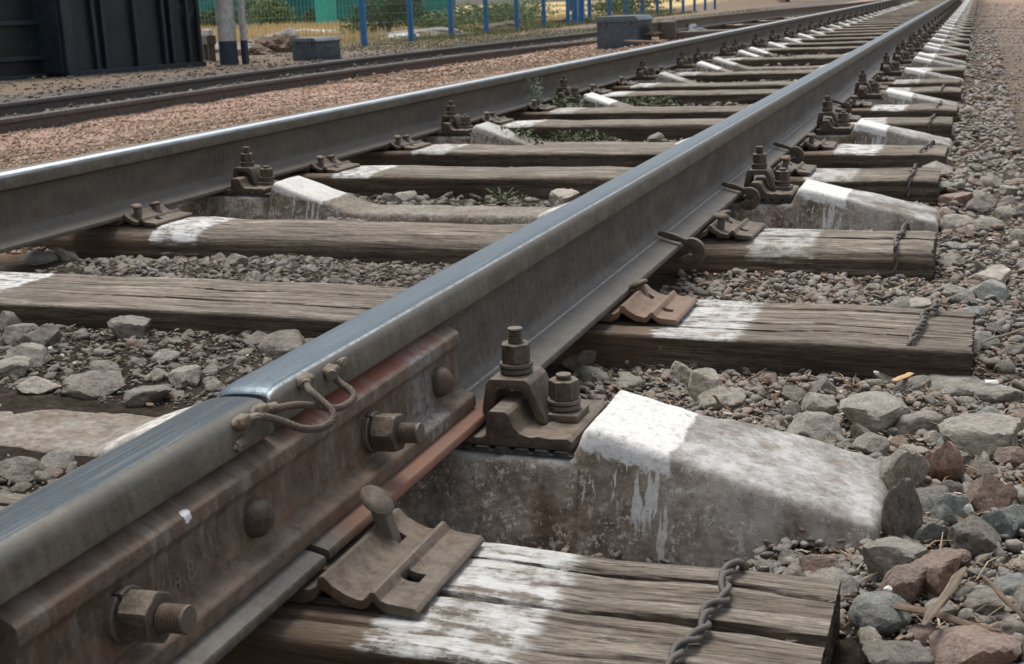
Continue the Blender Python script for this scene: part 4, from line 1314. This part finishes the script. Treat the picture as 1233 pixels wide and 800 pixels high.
scatter_gravel('ballast_gravel', M['gravel'], [(.36, .60, 1.36, 1.46, .006, .020, 420, .7), (.08, .36, 1.38, 1.45, .004, .014, 500, 1.0)], G2, 10, 'gravel heaped against the foot of the nearest concrete sleeper', avoid=False)
scatter_gravel('fine_gravel', M['interior_gravel'], [(-1.3, -.03, 1.2, 2.97, .004, .010, 14000, .5)], G1, 9, 'fine grit between the rails near the camera')
scatter_gravel('siding_gravel', M['interior_gravel'], [(-12.5, -6.6, 9, 32, .02, .07, 7000, .3)], G1, 6, 'dark gravel and cinders around the siding', avoid=False)

# ------------------------------------------------------------------ litter, sticks, chips
def debris(name, regions, seed, mat, label, straws=True):
    r = random.Random(seed); bm = bmesh.new()
    for (x0, x1, y0, y1, cnt, l0, l1, w0, zt) in regions:
        for k in range(cnt):
            x, y = r.uniform(x0, x1), r.uniform(y0, y1)
            if in_sleeper(x, y, .0) : continue
            a = r.uniform(0, pi); L = r.uniform(l0, l1); w = w0*r.uniform(.5, 1.3)
            z = ground_h(x, y)+r.uniform(.002, zt)
            d = Vector((cos(a), sin(a), r.uniform(-.35, .35)))*L*.5; n_ = Vector((-sin(a), cos(a), r.uniform(-.5, .5)))*w*.5; u = Vector((0, 0, w*.3))
            bend = Vector((0, 0, r.uniform(-.12, .2)*L))
            c = Vector((x, y, z)); ring = []
            for q, kk in ((-1, .8), (0, 1), (1, .5)):
                p = c+d*q+(bend if q == 0 else Vector())
                ring.append([bm.verts.new(p+n_*kk), bm.verts.new(p+u*kk), bm.verts.new(p-n_*kk), bm.verts.new(p-u*kk)])
            for A, B in zip(ring[:-1], ring[1:]):
                for i in range(4): bm.faces.new((A[i], A[(i+1) % 4], B[(i+1) % 4], B[i]))
            bm.faces.new(ring[0][::-1]); bm.faces.new(ring[-1])
    o = bm_obj(name, bm, mat); tag(o, label, 'litter', kind='stuff'); return o
def mat_litter(name, stops):
    t = NT(name); rnd = t.n('ShaderNodeNewGeometry').outputs['Random Per Island']
    c = t.ramp(rnd, stops); c = t.mix(1.0, c, t.ramp(t.noise(t.co, 200, 4, .6), [(.3, .7), (.7, 1.15)]), 'MULTIPLY')
    return t.done(c, .85)
M['straw'] = mat_litter('dry_straw', [(0, (.30, .23, .14)), (.3, (.16, .11, .07)), (.5, (.42, .35, .24)), (.7, (.09, .065, .045)), (.9, (.38, .22, .10)), (1, (.5, .45, .36))])
M['chips'] = mat_litter('wood_chips', [(0, (.16, .11, .075)), (.4, (.28, .20, .13)), (.6, (.07, .05, .035)), (.85, (.42, .35, .27)), (.93, (.62, .60, .56)), (1, (.35, .14, .05))])
debris('straw_litter', [(.10, .95, 1.2, 2.1, 800, .012, .06, .0018, .012), (.1, 1.1, 2.1, 4.2, 900, .015, .07, .0024, .012), (-1.3, -.1, 1.3, 3.0, 320, .012, .05, .0018, .012), (.1, 1.6, 4.2, 9, 500, .03, .1, .005, .015)], 5, M['straw'], 'dry stalks and needles lying among the stones')
debris('chip_litter', [(.08, .95, 1.2, 2.1, 900, .005, .018, .006, .010), (.1, 1.1, 2.1, 4.2, 900, .006, .022, .008, .010), (-1.3, -.1, 1.3, 3.0, 450, .005, .015, .006, .010), (.12, .36, 1.24, 1.34, 260, .006, .02, .008, .022)], 6, M['chips'], 'wood chips and dirt crumbs lying among the stones')

M['stick'] = mat_plain('dry_wood', (.09, .068, .048), (.25, .20, .145), .85, 0, 8, .6, .004, (1, 30, 30))
M['bark'] = mat_plain('brown_bark', (.06, .04, .028), (.17, .12, .08), .9, 0, 25, .8, .004)
def splinter(name, a, b, w, t_, mat, label, cat='stick', seed=0):
    A, B = Vector(a), Vector(b); d = B-A; L = d.length; r = random.Random(seed)
    bm = bmesh.new(); rings = []
    nn = 14
    for i in range(nn+1):
        f = i/nn; k = min(1, .35+f*5)*min(1, .3+(1-f)*4)
        ring = []
        for j in range(8):
            an = 2*pi*j/8
            ring.append(bm.verts.new((L*f, cos(an)*w*.5*k*(1+.25*noise.noise((f*7, j*1.3, seed))), sin(an)*t_*.5*k*(1+.3*noise.noise((f*9, j*1.9, seed+5)))+noise.noise((f*3, seed, 0))*.004)))
        rings.append(ring)
    for P, Q in zip(rings[:-1], rings[1:]):
        for i in range(8): bm.faces.new((P[i], P[(i+1) % 8], Q[(i+1) % 8], Q[i]))
    bm.faces.new(rings[0][::-1]); bm.faces.new(rings[-1])
    o = bm_obj(name, bm, mat, smooth=50); o.location = A; o.rotation_euler = d.to_track_quat('X', 'Z').to_euler()
    tag(o, label, cat); return o
splinter('wood_splinter', (.650, 1.185, -.222), (.686, 1.290, -.205), .010, .006, M['stick'], 'flat grey-brown wood splinter lying across the stones near the frame corner', seed=1)
splinter('bark_strip', (.585, 1.262, -.236), (.72, 1.212, -.232), .011, .006, M['bark'], 'dark brown strip of bark lying at the end of the nearest wooden sleeper', seed=2)
splinter('twig', (.70, 1.30, -.215), (.745, 1.19, -.213), .005, .004, M['bark'], 'thin brown twig slanting over the stones at the right edge', seed=3)
splinter('twig', (.345, 1.86, -.24), (.335, 1.80, -.20), .004, .004, M['stick'], 'thin pale twig standing up behind the nearest concrete sleeper', seed=4)
splinter('twig', (.70, 2.30, -.235), (.80, 2.42, -.225), .006, .004, M['stick'], 'pale twig by the outer end of the second wooden sleeper', seed=5)
splinter('wood_splinter', (.57, 2.06, -.24), (.60, 2.10, -.238), .012, .004, mat_plain('fresh_chip', (.42, .27, .12), (.62, .44, .22), .8), 'small yellow wood chip below the wire on the second wooden sleeper', seed=6)
M['white_bit'] = mat_plain('white_paper', (.55, .55, .53), (.80, .80, .78), .8, 0, 60, .3, .002)
k = 0
for (x, y, w, h, rz, lab) in ((.688, 1.515, .012, .014, .2, 'small white scrap wedged between stones right of the concrete sleeper'), (.650, 1.768, .008, .016, .1, 'thin white scrap among the large stones behind the concrete sleeper end'),
                              (.717, 2.087, .022, .008, .5, 'crumpled white scrap right of the second wooden sleeper end'), (.545, 2.07, .010, .007, .4, 'tiny white scrap below the second wooden sleeper'), (.612, 1.285, .009, .006, 0, 'tiny white scrap past the corner of the nearest wooden sleeper'),
                              (-.870, 1.87, .010, .007, .3, 'small white scrap on dark stones between the rails')):
    o = bpy.data.objects.new('white_scrap', rock_variant(k % 12, True, 'p').copy()); col.objects.link(o); o.data.materials.clear(); o.data.materials.append(M['white_bit'])
    o.scale = (w*.5, w*.35, h*.5); o.rotation_euler = (.2, .1, rz); o.location = (x, y, ground_h(x, y)+.026); tag(o, lab, 'scrap'); k += 1

# ------------------------------------------------------------------ weeds
M['weed'] = mat_plain('weed_leaf', (.045, .070, .028), (.12, .155, .065), .7, 0, 30, .1)
M['weed_grey'] = mat_plain('grey_green_leaf', (.11, .15, .10), (.20, .25, .17), .7, 0, 30, .1)
def leafmass(bm, r, c, rx, ry, rz_, n, s):
    for k in range(n):
        while True:
            q = Vector((r.uniform(-1, 1), r.uniform(-1, 1), r.uniform(0, 1)))
            if q.length < 1: break
        p = Vector(c)+Vector((q.x*rx, q.y*ry, q.z*rz_))
        a = Vector((r.gauss(0, 1), r.gauss(0, 1), r.gauss(0, .6))).normalized(); b = a.cross(Vector((r.gauss(0, 1), r.gauss(0, 1), r.gauss(0, 1)))).normalized()
        L = s*r.uniform(.6, 1.4); w = L*.38
        v = [bm.verts.new(p-a*L*.5), bm.verts.new(p+b*w*.5+a*L*.05), bm.verts.new(p+a*L*.5), bm.verts.new(p-b*w*.5+a*L*.05)]
        bm.faces.new(v)
def weed(x, y, rx, ry, h, n, s, label, mat='weed', stems=6):
    e = empty('weed', (x, y, ground_h(x, y))); tag(e, label, 'weed', 'weeds growing between the sleepers')
    r = random.Random(int(x*1000+y*77)); bm = bmesh.new(); leafmass(bm, r, (0, 0, 0), rx, ry, h, n, s); bm_obj('leaves', bm, M[mat], e)
    bm = bmesh.new()
    for k in range(stems):
        a = r.uniform(0, 2*pi); tube(spline([(0, 0, -.01), (cos(a)*rx*.3, sin(a)*ry*.3, h*.5), (cos(a)*rx*.7, sin(a)*ry*.7, h*.9)], 4), .0018, 5, bm)
    bm_obj('stems', bm, M[mat], e); return e
weed(-.74, 3.92, .10, .07, .05, 90, .022, 'small pale green weed between the rails, nearest of the weeds')
weed(-1.27, 5.42, .22, .10, .09, 420, .026, 'spreading dark green weed beside the left rail, nearest of that row')
weed(-.98, 5.62, .20, .09, .07, 300, .026, 'low green weed in front of the fifth wooden sleeper gap')
weed(-1.42, 6.95, .16, .10, .12, 260, .03, 'weed against the left rail behind the tall thistle-like one')
weed(-1.10, 7.35, .26, .10, .08, 380, .03, 'wide low weed patch between the rails, farther of the broad ones')
weed(-1.50, 6.6, .06, .05, .25, 90, .030, 'tall grey-green weed reaching over the head of the left rail', 'weed_grey', 9)
weed(-.30, 3.95, .05, .05, .03, 40, .02, 'tiny weed close to the inner side of the right rail')
weed(-1.15, 12.6, .35, .35, .06, 300, .05, 'flat green weed patch in the far part of the track')

# ------------------------------------------------------------------ siding on the left


def curved_rail(name, pts, mat, label, group=None, zoff=0.0, cls='rail'):
    P = spline(pts, 6); pr = rail_profile()[::-1]; n = len(pr); V = []; F = []
    for i, p in enumerate(P):
        d = (P[min(i+1, len(P)-1)]-P[max(i-1, 0)]); d.z = 0; d.normalize(); s_ = Vector((d.y, -d.x, 0))
        for px, pz in pr: V.append(tuple(p+s_*px+Vector((0, 0, pz-.18))))
    for k in range(len(P)-1):
        for i in range(n): F.append((k*n+i, k*n+(i+1) % n, (k+1)*n+(i+1) % n, (k+1)*n+i))
    F.append(tuple(range(n))[::-1]); F.append(tuple(range((len(P)-1)*n, len(P)*n)))
    o = mesh_obj(name, V, F, mat, smooth=35); tag(o, label, cls, group); return o
curved_rail('rail', [(-7.8, 3, -.38), (-7.85, 10, -.38), (-8.0, 17.8, -.38), (-7.6, 24.8, -.38), (-7.3, 29, -.38), (-7.3, 38, -.38)], M['rail_old'], 'far rusty rail of the dark siding in front of the fence', 'rails of the siding')
curved_rail('rail', [(-6.45, 2, -.38), (-6.5, 8.4, -.38), (-6.6, 12.3, -.38), (-6.5, 17.6, -.38), (-6.35, 21.6, -.40), (-6.2, 27, -.46)], M['rail_old'], 'near rusty rail of the dark siding beside the pink gravel', 'rails of the siding')
def bar_box(name, p0, p1, w, z0, z1, mat, parent=None, bevel=.01):
    A, B = Vector((p0[0], p0[1], 0)), Vector((p1[0], p1[1], 0)); d = (B-A); L = d.length; bm = box_bm(0, L, -w/2, w/2, z0, z1, bevel)
    o = bm_obj(name, bm, mat, parent); o.location = A; o.rotation_euler = (0, 0, math.atan2(d.y, d.x)); return o
for k in range(46):
    y = 5+k*.6
    o = (wood_protos[k % 4]).copy(); col.objects.link(o); o.location = (-7.15, y, -.56); o.rotation_euler = (0, 0, R_.uniform(-.02, .02))
    tag(o, 'dirty wooden sleeper under the siding, %s from the camera' % ordinal(k), 'sleeper', 'sleepers under the siding')
# rail of the turnout on the far left side of the main track
curved_rail('rail', [(-3.95, 19.6, -.03), (-3.82, 23, -.03), (-3.6, 26.5, -.03), (-3.15, 30.5, -.03), (-2.62, 34, -.03), (-2.0, 39, -.03)], M['rail_left'], 'grey rail of the turnout curving in towards the main track far away', None)
o = bar_box('concrete_block', (-3.95, 20.2), (-3.70, 20.25), .30, -.30, -.04, M['rust_dark'], None, .02); o.name = 'rail_end_block'; tag(o, 'rusty block holding the end of the turnout rail', 'rail block')
o = bar_box('trench_shade', (-4.0, 21.0), (-2.3, 21.6), .3, -.42, -.22, M['rust_dark'], None, .03); o.name = 'trench_shade_bar'; tag(o, 'dark bar standing in for the black trench shadow behind the right-hand box', 'shade_bar')  # solid dark bar added for the black shadow in the trench
for k, (x, y) in enumerate(((-3.4, 24.5), (-3.3, 27.0), (-3.1, 29.0))):
    o = wood_protos[k % 4].copy(); col.objects.link(o); o.location = (x-.6, y, -.22); tag(o, 'dark timber under the turnout rail, %s of three' % ordinal(k).replace('nearest', 'nearest'), 'sleeper', 'timbers under the turnout rail')

# ------------------------------------------------------------------ track-side boxes
M['box_paint'] = mat_plain('blue_grey_paint', (.028, .042, .055), (.075, .105, .13), .55, 0, 14, .2, .004, spots=((.15, .17, .18), .62, .5))
M['box_lid'] = mat_plain('blue_grey_lid_paint', (.05, .075, .095), (.12, .155, .18), .5, 0, 10, .2, .004)
def trackside_box(x, y, w, d, h, rz, label, z0=-.5):
    e = empty('trackside_box', (x, y, z0), rz); tag(e, label, 'equipment box', 'painted equipment boxes beside the siding')
    bm_obj('box_body', box_bm(-w/2, w/2, -d/2, d/2, 0, h*.80, .012), M['box_paint'], e, smooth=35)
    lid = prism([(-w/2-.02, h*.80), (w/2+.02, h*.80), (w/2+.02, h*.86), (w/2-.04, h*.98), (-w/2+.04, h*.98), (-w/2-.02, h*.86)][::-1], -d/2-.02, d/2+.02, 1, .008)
    ld = bm_obj('lid', lid, M['box_lid'], e, smooth=35)
    for sx in (-.3, .3):
        bm_obj('hinge', box_bm(sx*w-.03, sx*w+.03, -d/2-.035, -d/2-.018, h*.70, h*.88, .004), M['rust_dark'], e)
    bm_obj('handle', tube(spline([(w/2+.018, -.08, h*.62), (w/2+.06, -.08, h*.60), (w/2+.06, .08, h*.60), (w/2+.018, .08, h*.62)], 5), .008, 6), M['rust_dark'], e, smooth=60)
    return e
trackside_box(-10.05, 20.65, .62, .55, .40, -.35, 'small blue-grey box with lid beside the siding, left of the blue fence', -.52)
trackside_box(-4.42, 19.9, .66, .62, .50, -.12, 'larger blue-grey box with lid standing by the pink gravel, right of the siding', -.42)
splinter('pole_lying', (-4.25, 19.2, -.28), (-3.1, 18.6, -.33), .04, .04, M['stick'], 'pale rod lying beside the larger blue-grey box', 'rod', seed=9)

# ------------------------------------------------------------------ black steel hopper
M['black_paint'] = mat_plain('black_chipped_paint', (.004, .007, .009), (.014, .021, .027), .45, .0, 2.2, .15, .02, spots=((.12, .145, .16), .60, .7))
M['black_rib'] = mat_plain('dark_blue_black_paint', (.008, .015, .021), (.024, .038, .05), .45, 0, 6, .2, .01)
def hopper():
    A = Vector((-12.23, 16.74, 0)); B = Vector((-11.45, 19.22, 0)); d = (B-A); L = d.length
    e = empty('steel_hopper', (A.x, A.y, -.52), math.atan2(d.y, d.x)); tag(e, 'big black steel hopper with vertical ribs and chipped paint, left behind the siding', 'hopper')
    H = 2.3
    # local x along the ribbed wall, local -y faces the track
    def wallp(x0, x1, y0, z0, z1, mat, name, lean=0.0, t_=.03):
        bm = bmesh.new()
        pts = [(x0, y0), (x1, y0), (x1, y0+t_), (x0, y0+t_)]
        lo = [bm.verts.new((x, y, z0)) for x, y in pts]; hi = [bm.verts.new((x-lean*(z1-z0), y+(z1-z0)*.02, z1)) for x, y in pts]
        for i in range(4): bm.faces.new((lo[i], lo[(i+1) % 4], hi[(i+1) % 4], hi[i]))
        bm.faces.new(lo[::-1]); bm.faces.new(hi)
        return bm_obj(name, bm, mat, e)
    wallp(0, L, 0, .0, H, M['black_paint'], 'ribbed_wall')
    # box behind
    bm_obj('hopper_body', box_bm(.0, L-.1, .04, 2.4, .02, H-.02), M['black_paint'], e)
    for f, w in ((.0, .16), (.205, .05), (.27, .05), (.50, .05), (.71, .05), (.77, .05), (.90, .05), (.985, .05)):
        bm_obj('rib', box_bm(f*L-.005, f*L+w, -.075, -.002, .0 if f == 0 else .10, H, .008), M['black_rib'], e)
    bm_obj('base_rail', box_bm(-.01, L+.03, -.11, -.004, -.02, .10, .01), M['black_rib'], e)
    # recessed part on the left
    bm_obj('recess_wall', box_bm(-4.0, -.01, .55, .60, .08, H), M['black_paint'], e)
    for z in (.28, .80):
        bm_obj('ledge', box_bm(-4.0, -.01, .44, .548, z, z+.07, .01), M['black_rib'], e)
    bm_obj('recess_floor', box_bm(-4.0, -.012, .40, .60, .0, .078, .01), M['black_rib'], e)
    bm_obj('return_wall', box_bm(-.045, -.006, .0, .60, .08, H), M['black_rib'], e)
    return e
hopper()

# ------------------------------------------------------------------ pole with steel struts
def mat_pole():
    t = NT('painted_concrete_pole'); x, y, z = t.sep()
    a = t.noise(t.co, 12, 7, .7)
    c = t.ramp(a, [(.35, (.30, .30, .29)), (.6, (.50, .50, .49))])
    c = t.mix(t.ramp(t.noise(t.co, 5, 5, .6), [(.5, 0.0), (.7, .5)]), c, (.20, .17, .15))
    c = t.mix(t.math('SUBTRACT', 1.0, t.smooth(z, .40, .42)), c, (.028, .042, .058))
    return t.done(c, .8, 0, t.bump(a, .3, .01))
M['pole'] = mat_pole()
e = empty('line_pole', (-11.03, 19.42, -.52)); tag(e, 'white concrete pole with dark painted foot beside the black hopper', 'pole')
bm_obj('shaft', lathe([(.155, 0), (.150, .4), (.12, 5)], 32), M['pole'], e, smooth=50)
bm = bmesh.new()
for sx, sy in ((.165, .12), (.235, .08)):
    box_bm(sx, sx+.045, sy, sy+.09, 0, 5, .004, bm)
bm_obj('steel_strut', bm, M['pole'], e)

# ------------------------------------------------------------------ fence
M['blue'] = mat_plain('blue_fence_paint', (.008, .10, .27), (.015, .17, .40), .5, 0, 8, .1)
M['mesh_wire'] = mat_plain('fence_wire', (.20, .27, .24), (.30, .38, .34), .5, .2, 20, .1)
fe = empty('mesh_fence', (-12.1, 26.9, -.52)); tag(fe, 'long fence of blue square posts and thin wire mesh beyond the siding', 'fence')
posts = [-2.6]+[k*2.6 for k in range(0, 17)]
for k, dy in enumerate(posts):
    if k == 0: continue
    w = .055 if k != 9 else .055
    bm_obj('post', box_bm(-w, w, dy-w, dy+w, 0, 2.2, .006), M['blue'], fe)
for gy in (16.4, 17.2): bm_obj('gate_post', box_bm(-.09, .09, gy-.09, gy+.09, 0, 2.3, .006), M['blue'], fe)
bm = bmesh.new()
y = 0.0
while y < 32:
    box_bm(-.0018, .0018, y-.0018, y+.0018, .05, 2.0, 0, bm); y += .10 if y < 12 else .2
z = .1
while z < 2.0:
    box_bm(-.0035, .0035, 0, 32, z-.003, z+.003, 0, bm); z += .20
x = -9.0
while x < 0:
    box_bm(x-.003, x+.003, x*-.12-.003, x*-.12+.003, .05, 1.9, 0, bm); x += .10
for k in range(10):
    z = .1+k*.2
    for j in range(9): box_bm(-9+j, -8+j, (9-j-.5)*.12-.003, (9-j-.5)*.12+.003, z-.003, z+.003, 0, bm)
bm_obj('wire_mesh', bm, M['mesh_wire'], fe)

# ------------------------------------------------------------------ beyond the fence
M['teal'] = mat_plain('teal_sheet_metal', (.0, .13, .13), (.01, .24, .23), .55, .1, 1.2, .1)
M['teal_light'] = mat_plain('bright_teal_sheet_metal', (.02, .32, .29), (.04, .45, .40), .5, .1, 1.2, .1)
def sheet_wall(name, x0, x1, y, z0, z1, mat, label, pitch=.25):
    bm = bmesh.new(); n = int((x1-x0)/pitch*2); A = []; B = []
    for k in range(n+1):
        x = x0+(x1-x0)*k/n; yy = y+(.04 if k % 2 else 0)
        A.append((x, yy)); 
    back = [(x, yy+.05) for x, yy in A][::-1]; loop = A+back
    lo = [bm.verts.new((x, yy, z0)) for x, yy in loop]; hi = [bm.verts.new((x, yy, z1)) for x, yy in loop]; m = len(loop)
    for i in range(m): bm.faces.new((lo[i], lo[(i+1) % m], hi[(i+1) % m], hi[i]))
    o = bm_obj(name, bm, mat); tag(o, label, 'wall'); return o
sheet_wall('sheet_metal_wall', -42, -26.2, 55, -.4, 3.0, M['teal'], 'teal corrugated wall behind the dry grass, left part')
sheet_wall('sheet_metal_wall', -26.0, -25.0, 51.5, -.3, 3.0, M['teal_light'], 'narrow bright turquoise panel between the two teal walls')
sheet_wall('sheet_metal_wall', -24.9, -19.6, 51.5, -.3, 3.0, M['teal'], 'dark teal wall behind the bushes, right part')
M['plaster'] = mat_plain('pale_plaster', (.42, .43, .42), (.58, .59, .58), .8, 0, 3, .1)
M['far_green'] = mat_plain('bush_leaf', (.025, .06, .018), (.085, .14, .04), .75, 0, 6, .1)
M['far_green2'] = mat_plain('light_bush_leaf', (.09, .14, .05), (.19, .26, .10), .75, 0, 6, .1)
M['trunk'] = mat_plain('bark_brown', (.05, .036, .026), (.13, .10, .075), .9, 0, 12, .5, .01)
def building(x0, x1, y, z1, label):
    e = empty('low_building', ((x0+x1)/2, y, -.4)); tag(e, label, 'building')
    w = (x1-x0)/2
    bm_obj('wall', box_bm(-w, w, 0, 5, 0, z1), M['plaster'], e)
    bm_obj('roof', prism([(-w-.3, z1+.002), (w+.3, z1+.002), (w*.2, z1+1.4), (-w*.2, z1+1.4)][::-1], -.3, 5.3, 1), M['rust'], e)
    for k in range(4):
        x = -w+(k+.6)*w*2/4.4; f = bm_obj('window', box_bm(x-.5, x+.5, -.04, -.003, 1.2, 2.3), M['box_lid'], e)
building(-35, -22, 88, 3.4, 'low pale building far behind the bushes')
def bush(x, y, rx, ry, h, n, s, label, mat='far_green', z=None):
    z = ground_h(x, y) if z is None else z
    e = empty('bush', (x, y, z)); tag(e, label, 'bush', 'bushes beyond the fence')
    r = random.Random(int(x*31+y*17)); bm = bmesh.new()
    for k in range(7):
        a = r.uniform(0, 2*pi); q = r.random()**.5*.6
        leafmass(bm, r, (cos(a)*rx*q, sin(a)*ry*q, h*r.uniform(0, .4)), rx*.5, ry*.5, h*.62, n//7, s*r.uniform(.8, 1.2))
    bm_obj('foliage', bm, M[mat], e)
    bm = bmesh.new()
    for k in range(8):
        a = r.uniform(0, 2*pi); tube(spline([(0, 0, -.1), (cos(a)*rx*.25, sin(a)*ry*.25, h*.35), (cos(a)*rx*.6, sin(a)*ry*.6, h*.8)], 3), .02, 5, bm)
    bm_obj('stems', bm, M['trunk'], e)
bush(-15.2, 35.0, 1.35, 1.2, 1.5, 5200, .11, 'dense dark green bush right behind the second blue fence post')
bush(-13.9, 36.5, 1.1, 1.0, .75, 2600, .10, 'rounder mid green bush right of the dense dark one', 'far_green2')
bush(-14.6, 41, 1.8, 1.3, .95, 3200, .12, 'pale green bush behind the third and fourth fence posts', 'far_green2')
bush(-15.0, 46, 2.2, 1.4, .9, 3200, .13, 'yellowish green bush farther along the fence', 'far_green2')
bush(-29.5, 53.4, 1.7, 1.0, 1.6, 3200, .16, 'leafy bush in front of the left teal wall', 'far_green2')
bush(-31.8, 53.2, 1.2, 1.0, 1.0, 1800, .16, 'smaller bush in front of the left teal wall')
bush(-33.5, 49.0, 1.6, 1.0, 1.3, 2600, .16, 'green bush just right of the black hopper')
bush(-13.2, 56, 2.4, 1.4, 1.0, 2600, .15, 'dull green bush near the far end of the fence')
bush(-27.0, 53.6, 1.0, .8, .8, 1400, .14, 'small dark bush between the two teal walls')
def tree(x, y, h, rx, label, mat='far_green'):
    z = ground_h(x, y); e = empty('tree', (x, y, z)); tag(e, label, 'tree', 'trees far behind the fence')
    r = random.Random(int(x*13+y*7)); bm = bmesh.new()
    tube([(0, 0, -.2), (.05, 0, h*.3), (.0, .1, h*.6), (0, 0, h*.9)], .16, 8, bm, taper=[1, .8, .5, .2])
    for k in range(7):
        a = r.uniform(0, 2*pi); z0 = h*r.uniform(.25, .5); tube([(0, 0, z0), (cos(a)*rx*.5, sin(a)*rx*.5, z0+h*.15), (cos(a)*rx*.8, sin(a)*rx*.8, z0+h*.3)], .05, 5, bm)
    bm_obj('trunk', bm, M['trunk'], e)
    bm = bmesh.new()
    for k in range(16):
        a = r.uniform(0, 2*pi); q = r.random()**.5
        leafmass(bm, r, (cos(a)*rx*q*.7, sin(a)*rx*q*.7, h*r.uniform(.12, .7)), rx*.4, rx*.4, h*.2, 260, .22)
    bm_obj('crown', bm, M[mat], e)
for (x, y, h, rx, lab) in ((-19, 66, 5, 2.4, 'dark leafy tree behind the pale green bushes'), (-22.5, 78, 5.5, 2.6, 'leafy tree right of the low pale building'), (-16.5, 84, 5, 2.6, 'tree in the gap behind the middle fence posts'),
                           (-12, 95, 6, 3, 'tree far behind the end of the fence'), (-36.5, 56, 5, 2.2, 'leafy tree at the left end of the teal wall')):
    tree(x, y, h, rx, lab)
# grass beyond the fence
M['drygrass'] = mat_litter('dry_grass', [(0, (.62, .45, .22)), (.4, (.76, .60, .34)), (.7, (.55, .42, .22)), (.9, (.26, .27, .10)), (1, (.82, .70, .46))])
M['greengrass'] = mat_litter('green_grass', [(0, (.07, .12, .03)), (.4, (.16, .20, .07)), (.7, (.24, .24, .10)), (1, (.36, .31, .15))])
def grass(name, regions, seed, mat, label):
    r = random.Random(seed); V = []; F = []
    for (x0, x1, y0, y1, n, h, w) in regions:
        for k in range(n):
            x, y = r.uniform(x0, x1), r.uniform(y0, y1); z = ground_h(x, y); a = r.uniform(0, pi); hh = h*r.uniform(.4, 1.3); lx, ly = r.uniform(-.4, .4)*hh, r.uniform(-.4, .4)*hh
            i = len(V); dx_, dy_ = cos(a)*w, sin(a)*w
            V += [(x-dx_, y-dy_, z-.02), (x+dx_, y+dy_, z-.02), (x+lx+dx_*.2, y+ly, z+hh)]; F.append((i, i+1, i+2))
    o = mesh_obj(name, V, F, mat); tag(o, label, 'grass', kind='stuff')
grass('dry_grass', [(-38, -14.2, 32, 54, 26000, .28, .020), (-20, -12.6, 28, 34, 3500, .18, .012)], 1, M['drygrass'], 'tall dry yellow grass behind the fence')
grass('green_grass', [(-14.5, -11.2, 30, 60, 9000, .14, .012), (-13, -8.3, 24, 36, 4500, .07, .010), (-9, -3.2, 33, 60, 5000, .12, .02), (-3.5, -1.5, 40, 60, 2500, .12, .02)], 2, M['greengrass'], 'short green and yellow grass along the fence foot')
# rubble
M['rubble'] = mat_plain('broken_concrete', (.14, .125, .115), (.34, .32, .30), .9, 0, 10, .4, .01)
for (x, y, sx, sy, sz, mat, lab) in ((-14.4, 27.2, .75, .5, .42, 'rubble', 'heap of broken concrete behind the small box'), (-14.9, 25.6, 1.3, .6, .22, 'rubble', 'grey concrete slab lying right of the pole'), (-13.2, 24.0, .5, .4, .2, 'bark', 'dark lump of earth behind the pole'),
                                     (-13.0, 24.6, .5, .35, .35, 'bark', 'brown earth lump beside the broken concrete heap'), (-13.6, 33.5, 1.6, .5, .22, 'rubble', 'long flat rubble heap behind the second fence post'), (-13.1, 31.2, .55, .4, .16, 'plaster', 'white broken slab at the foot of the fence'),
                                     (-19.5, 38.0, 1.9, .5, .22, 'plaster', 'row of white rubble in the dry grass'), (-12.9, 38.0, .9, .5, .25, 'bark', 'dark brush pile behind the third fence post'), (-12.6, 45.0, .9, .6, .3, 'bark', 'dark earth pile by the far fence posts'), (-3.9, 21.8, .45, .3, .22, 'box_paint', 'dark lump beside the turnout rail')):
    me = rock_mesh(int(abs(x)*7+y), 4, 14, .35); me.materials.clear(); me.materials.append(M[mat])
    o = bpy.data.objects.new('rubble_heap', me); col.objects.link(o); o.location = (x, y, ground_h(x, y)+sz*.1); o.scale = (sx, sy, sz); tag(o, lab, 'rubble')
e = empty('iron_stand', (-12.5, 21.2, -.5), -.9); tag(e, 'low frame of dark rusty steel between the hopper and the pole', 'stand')
bm_obj('frame_beam', box_bm(-.5, .5, -.08, .08, .30, .46, .01), M['rust_dark'], e); bm_obj('leg', box_bm(-.45, -.35, -.06, .06, 0, .298, .01), M['rust_dark'], e); bm_obj('leg', box_bm(.35, .45, -.06, .06, 0, .298, .01), M['rust_dark'], e)
bm_obj('cross_bar', box_bm(-.5, .5, -.04, .04, .462, .56, .01), M['plaster'], e)
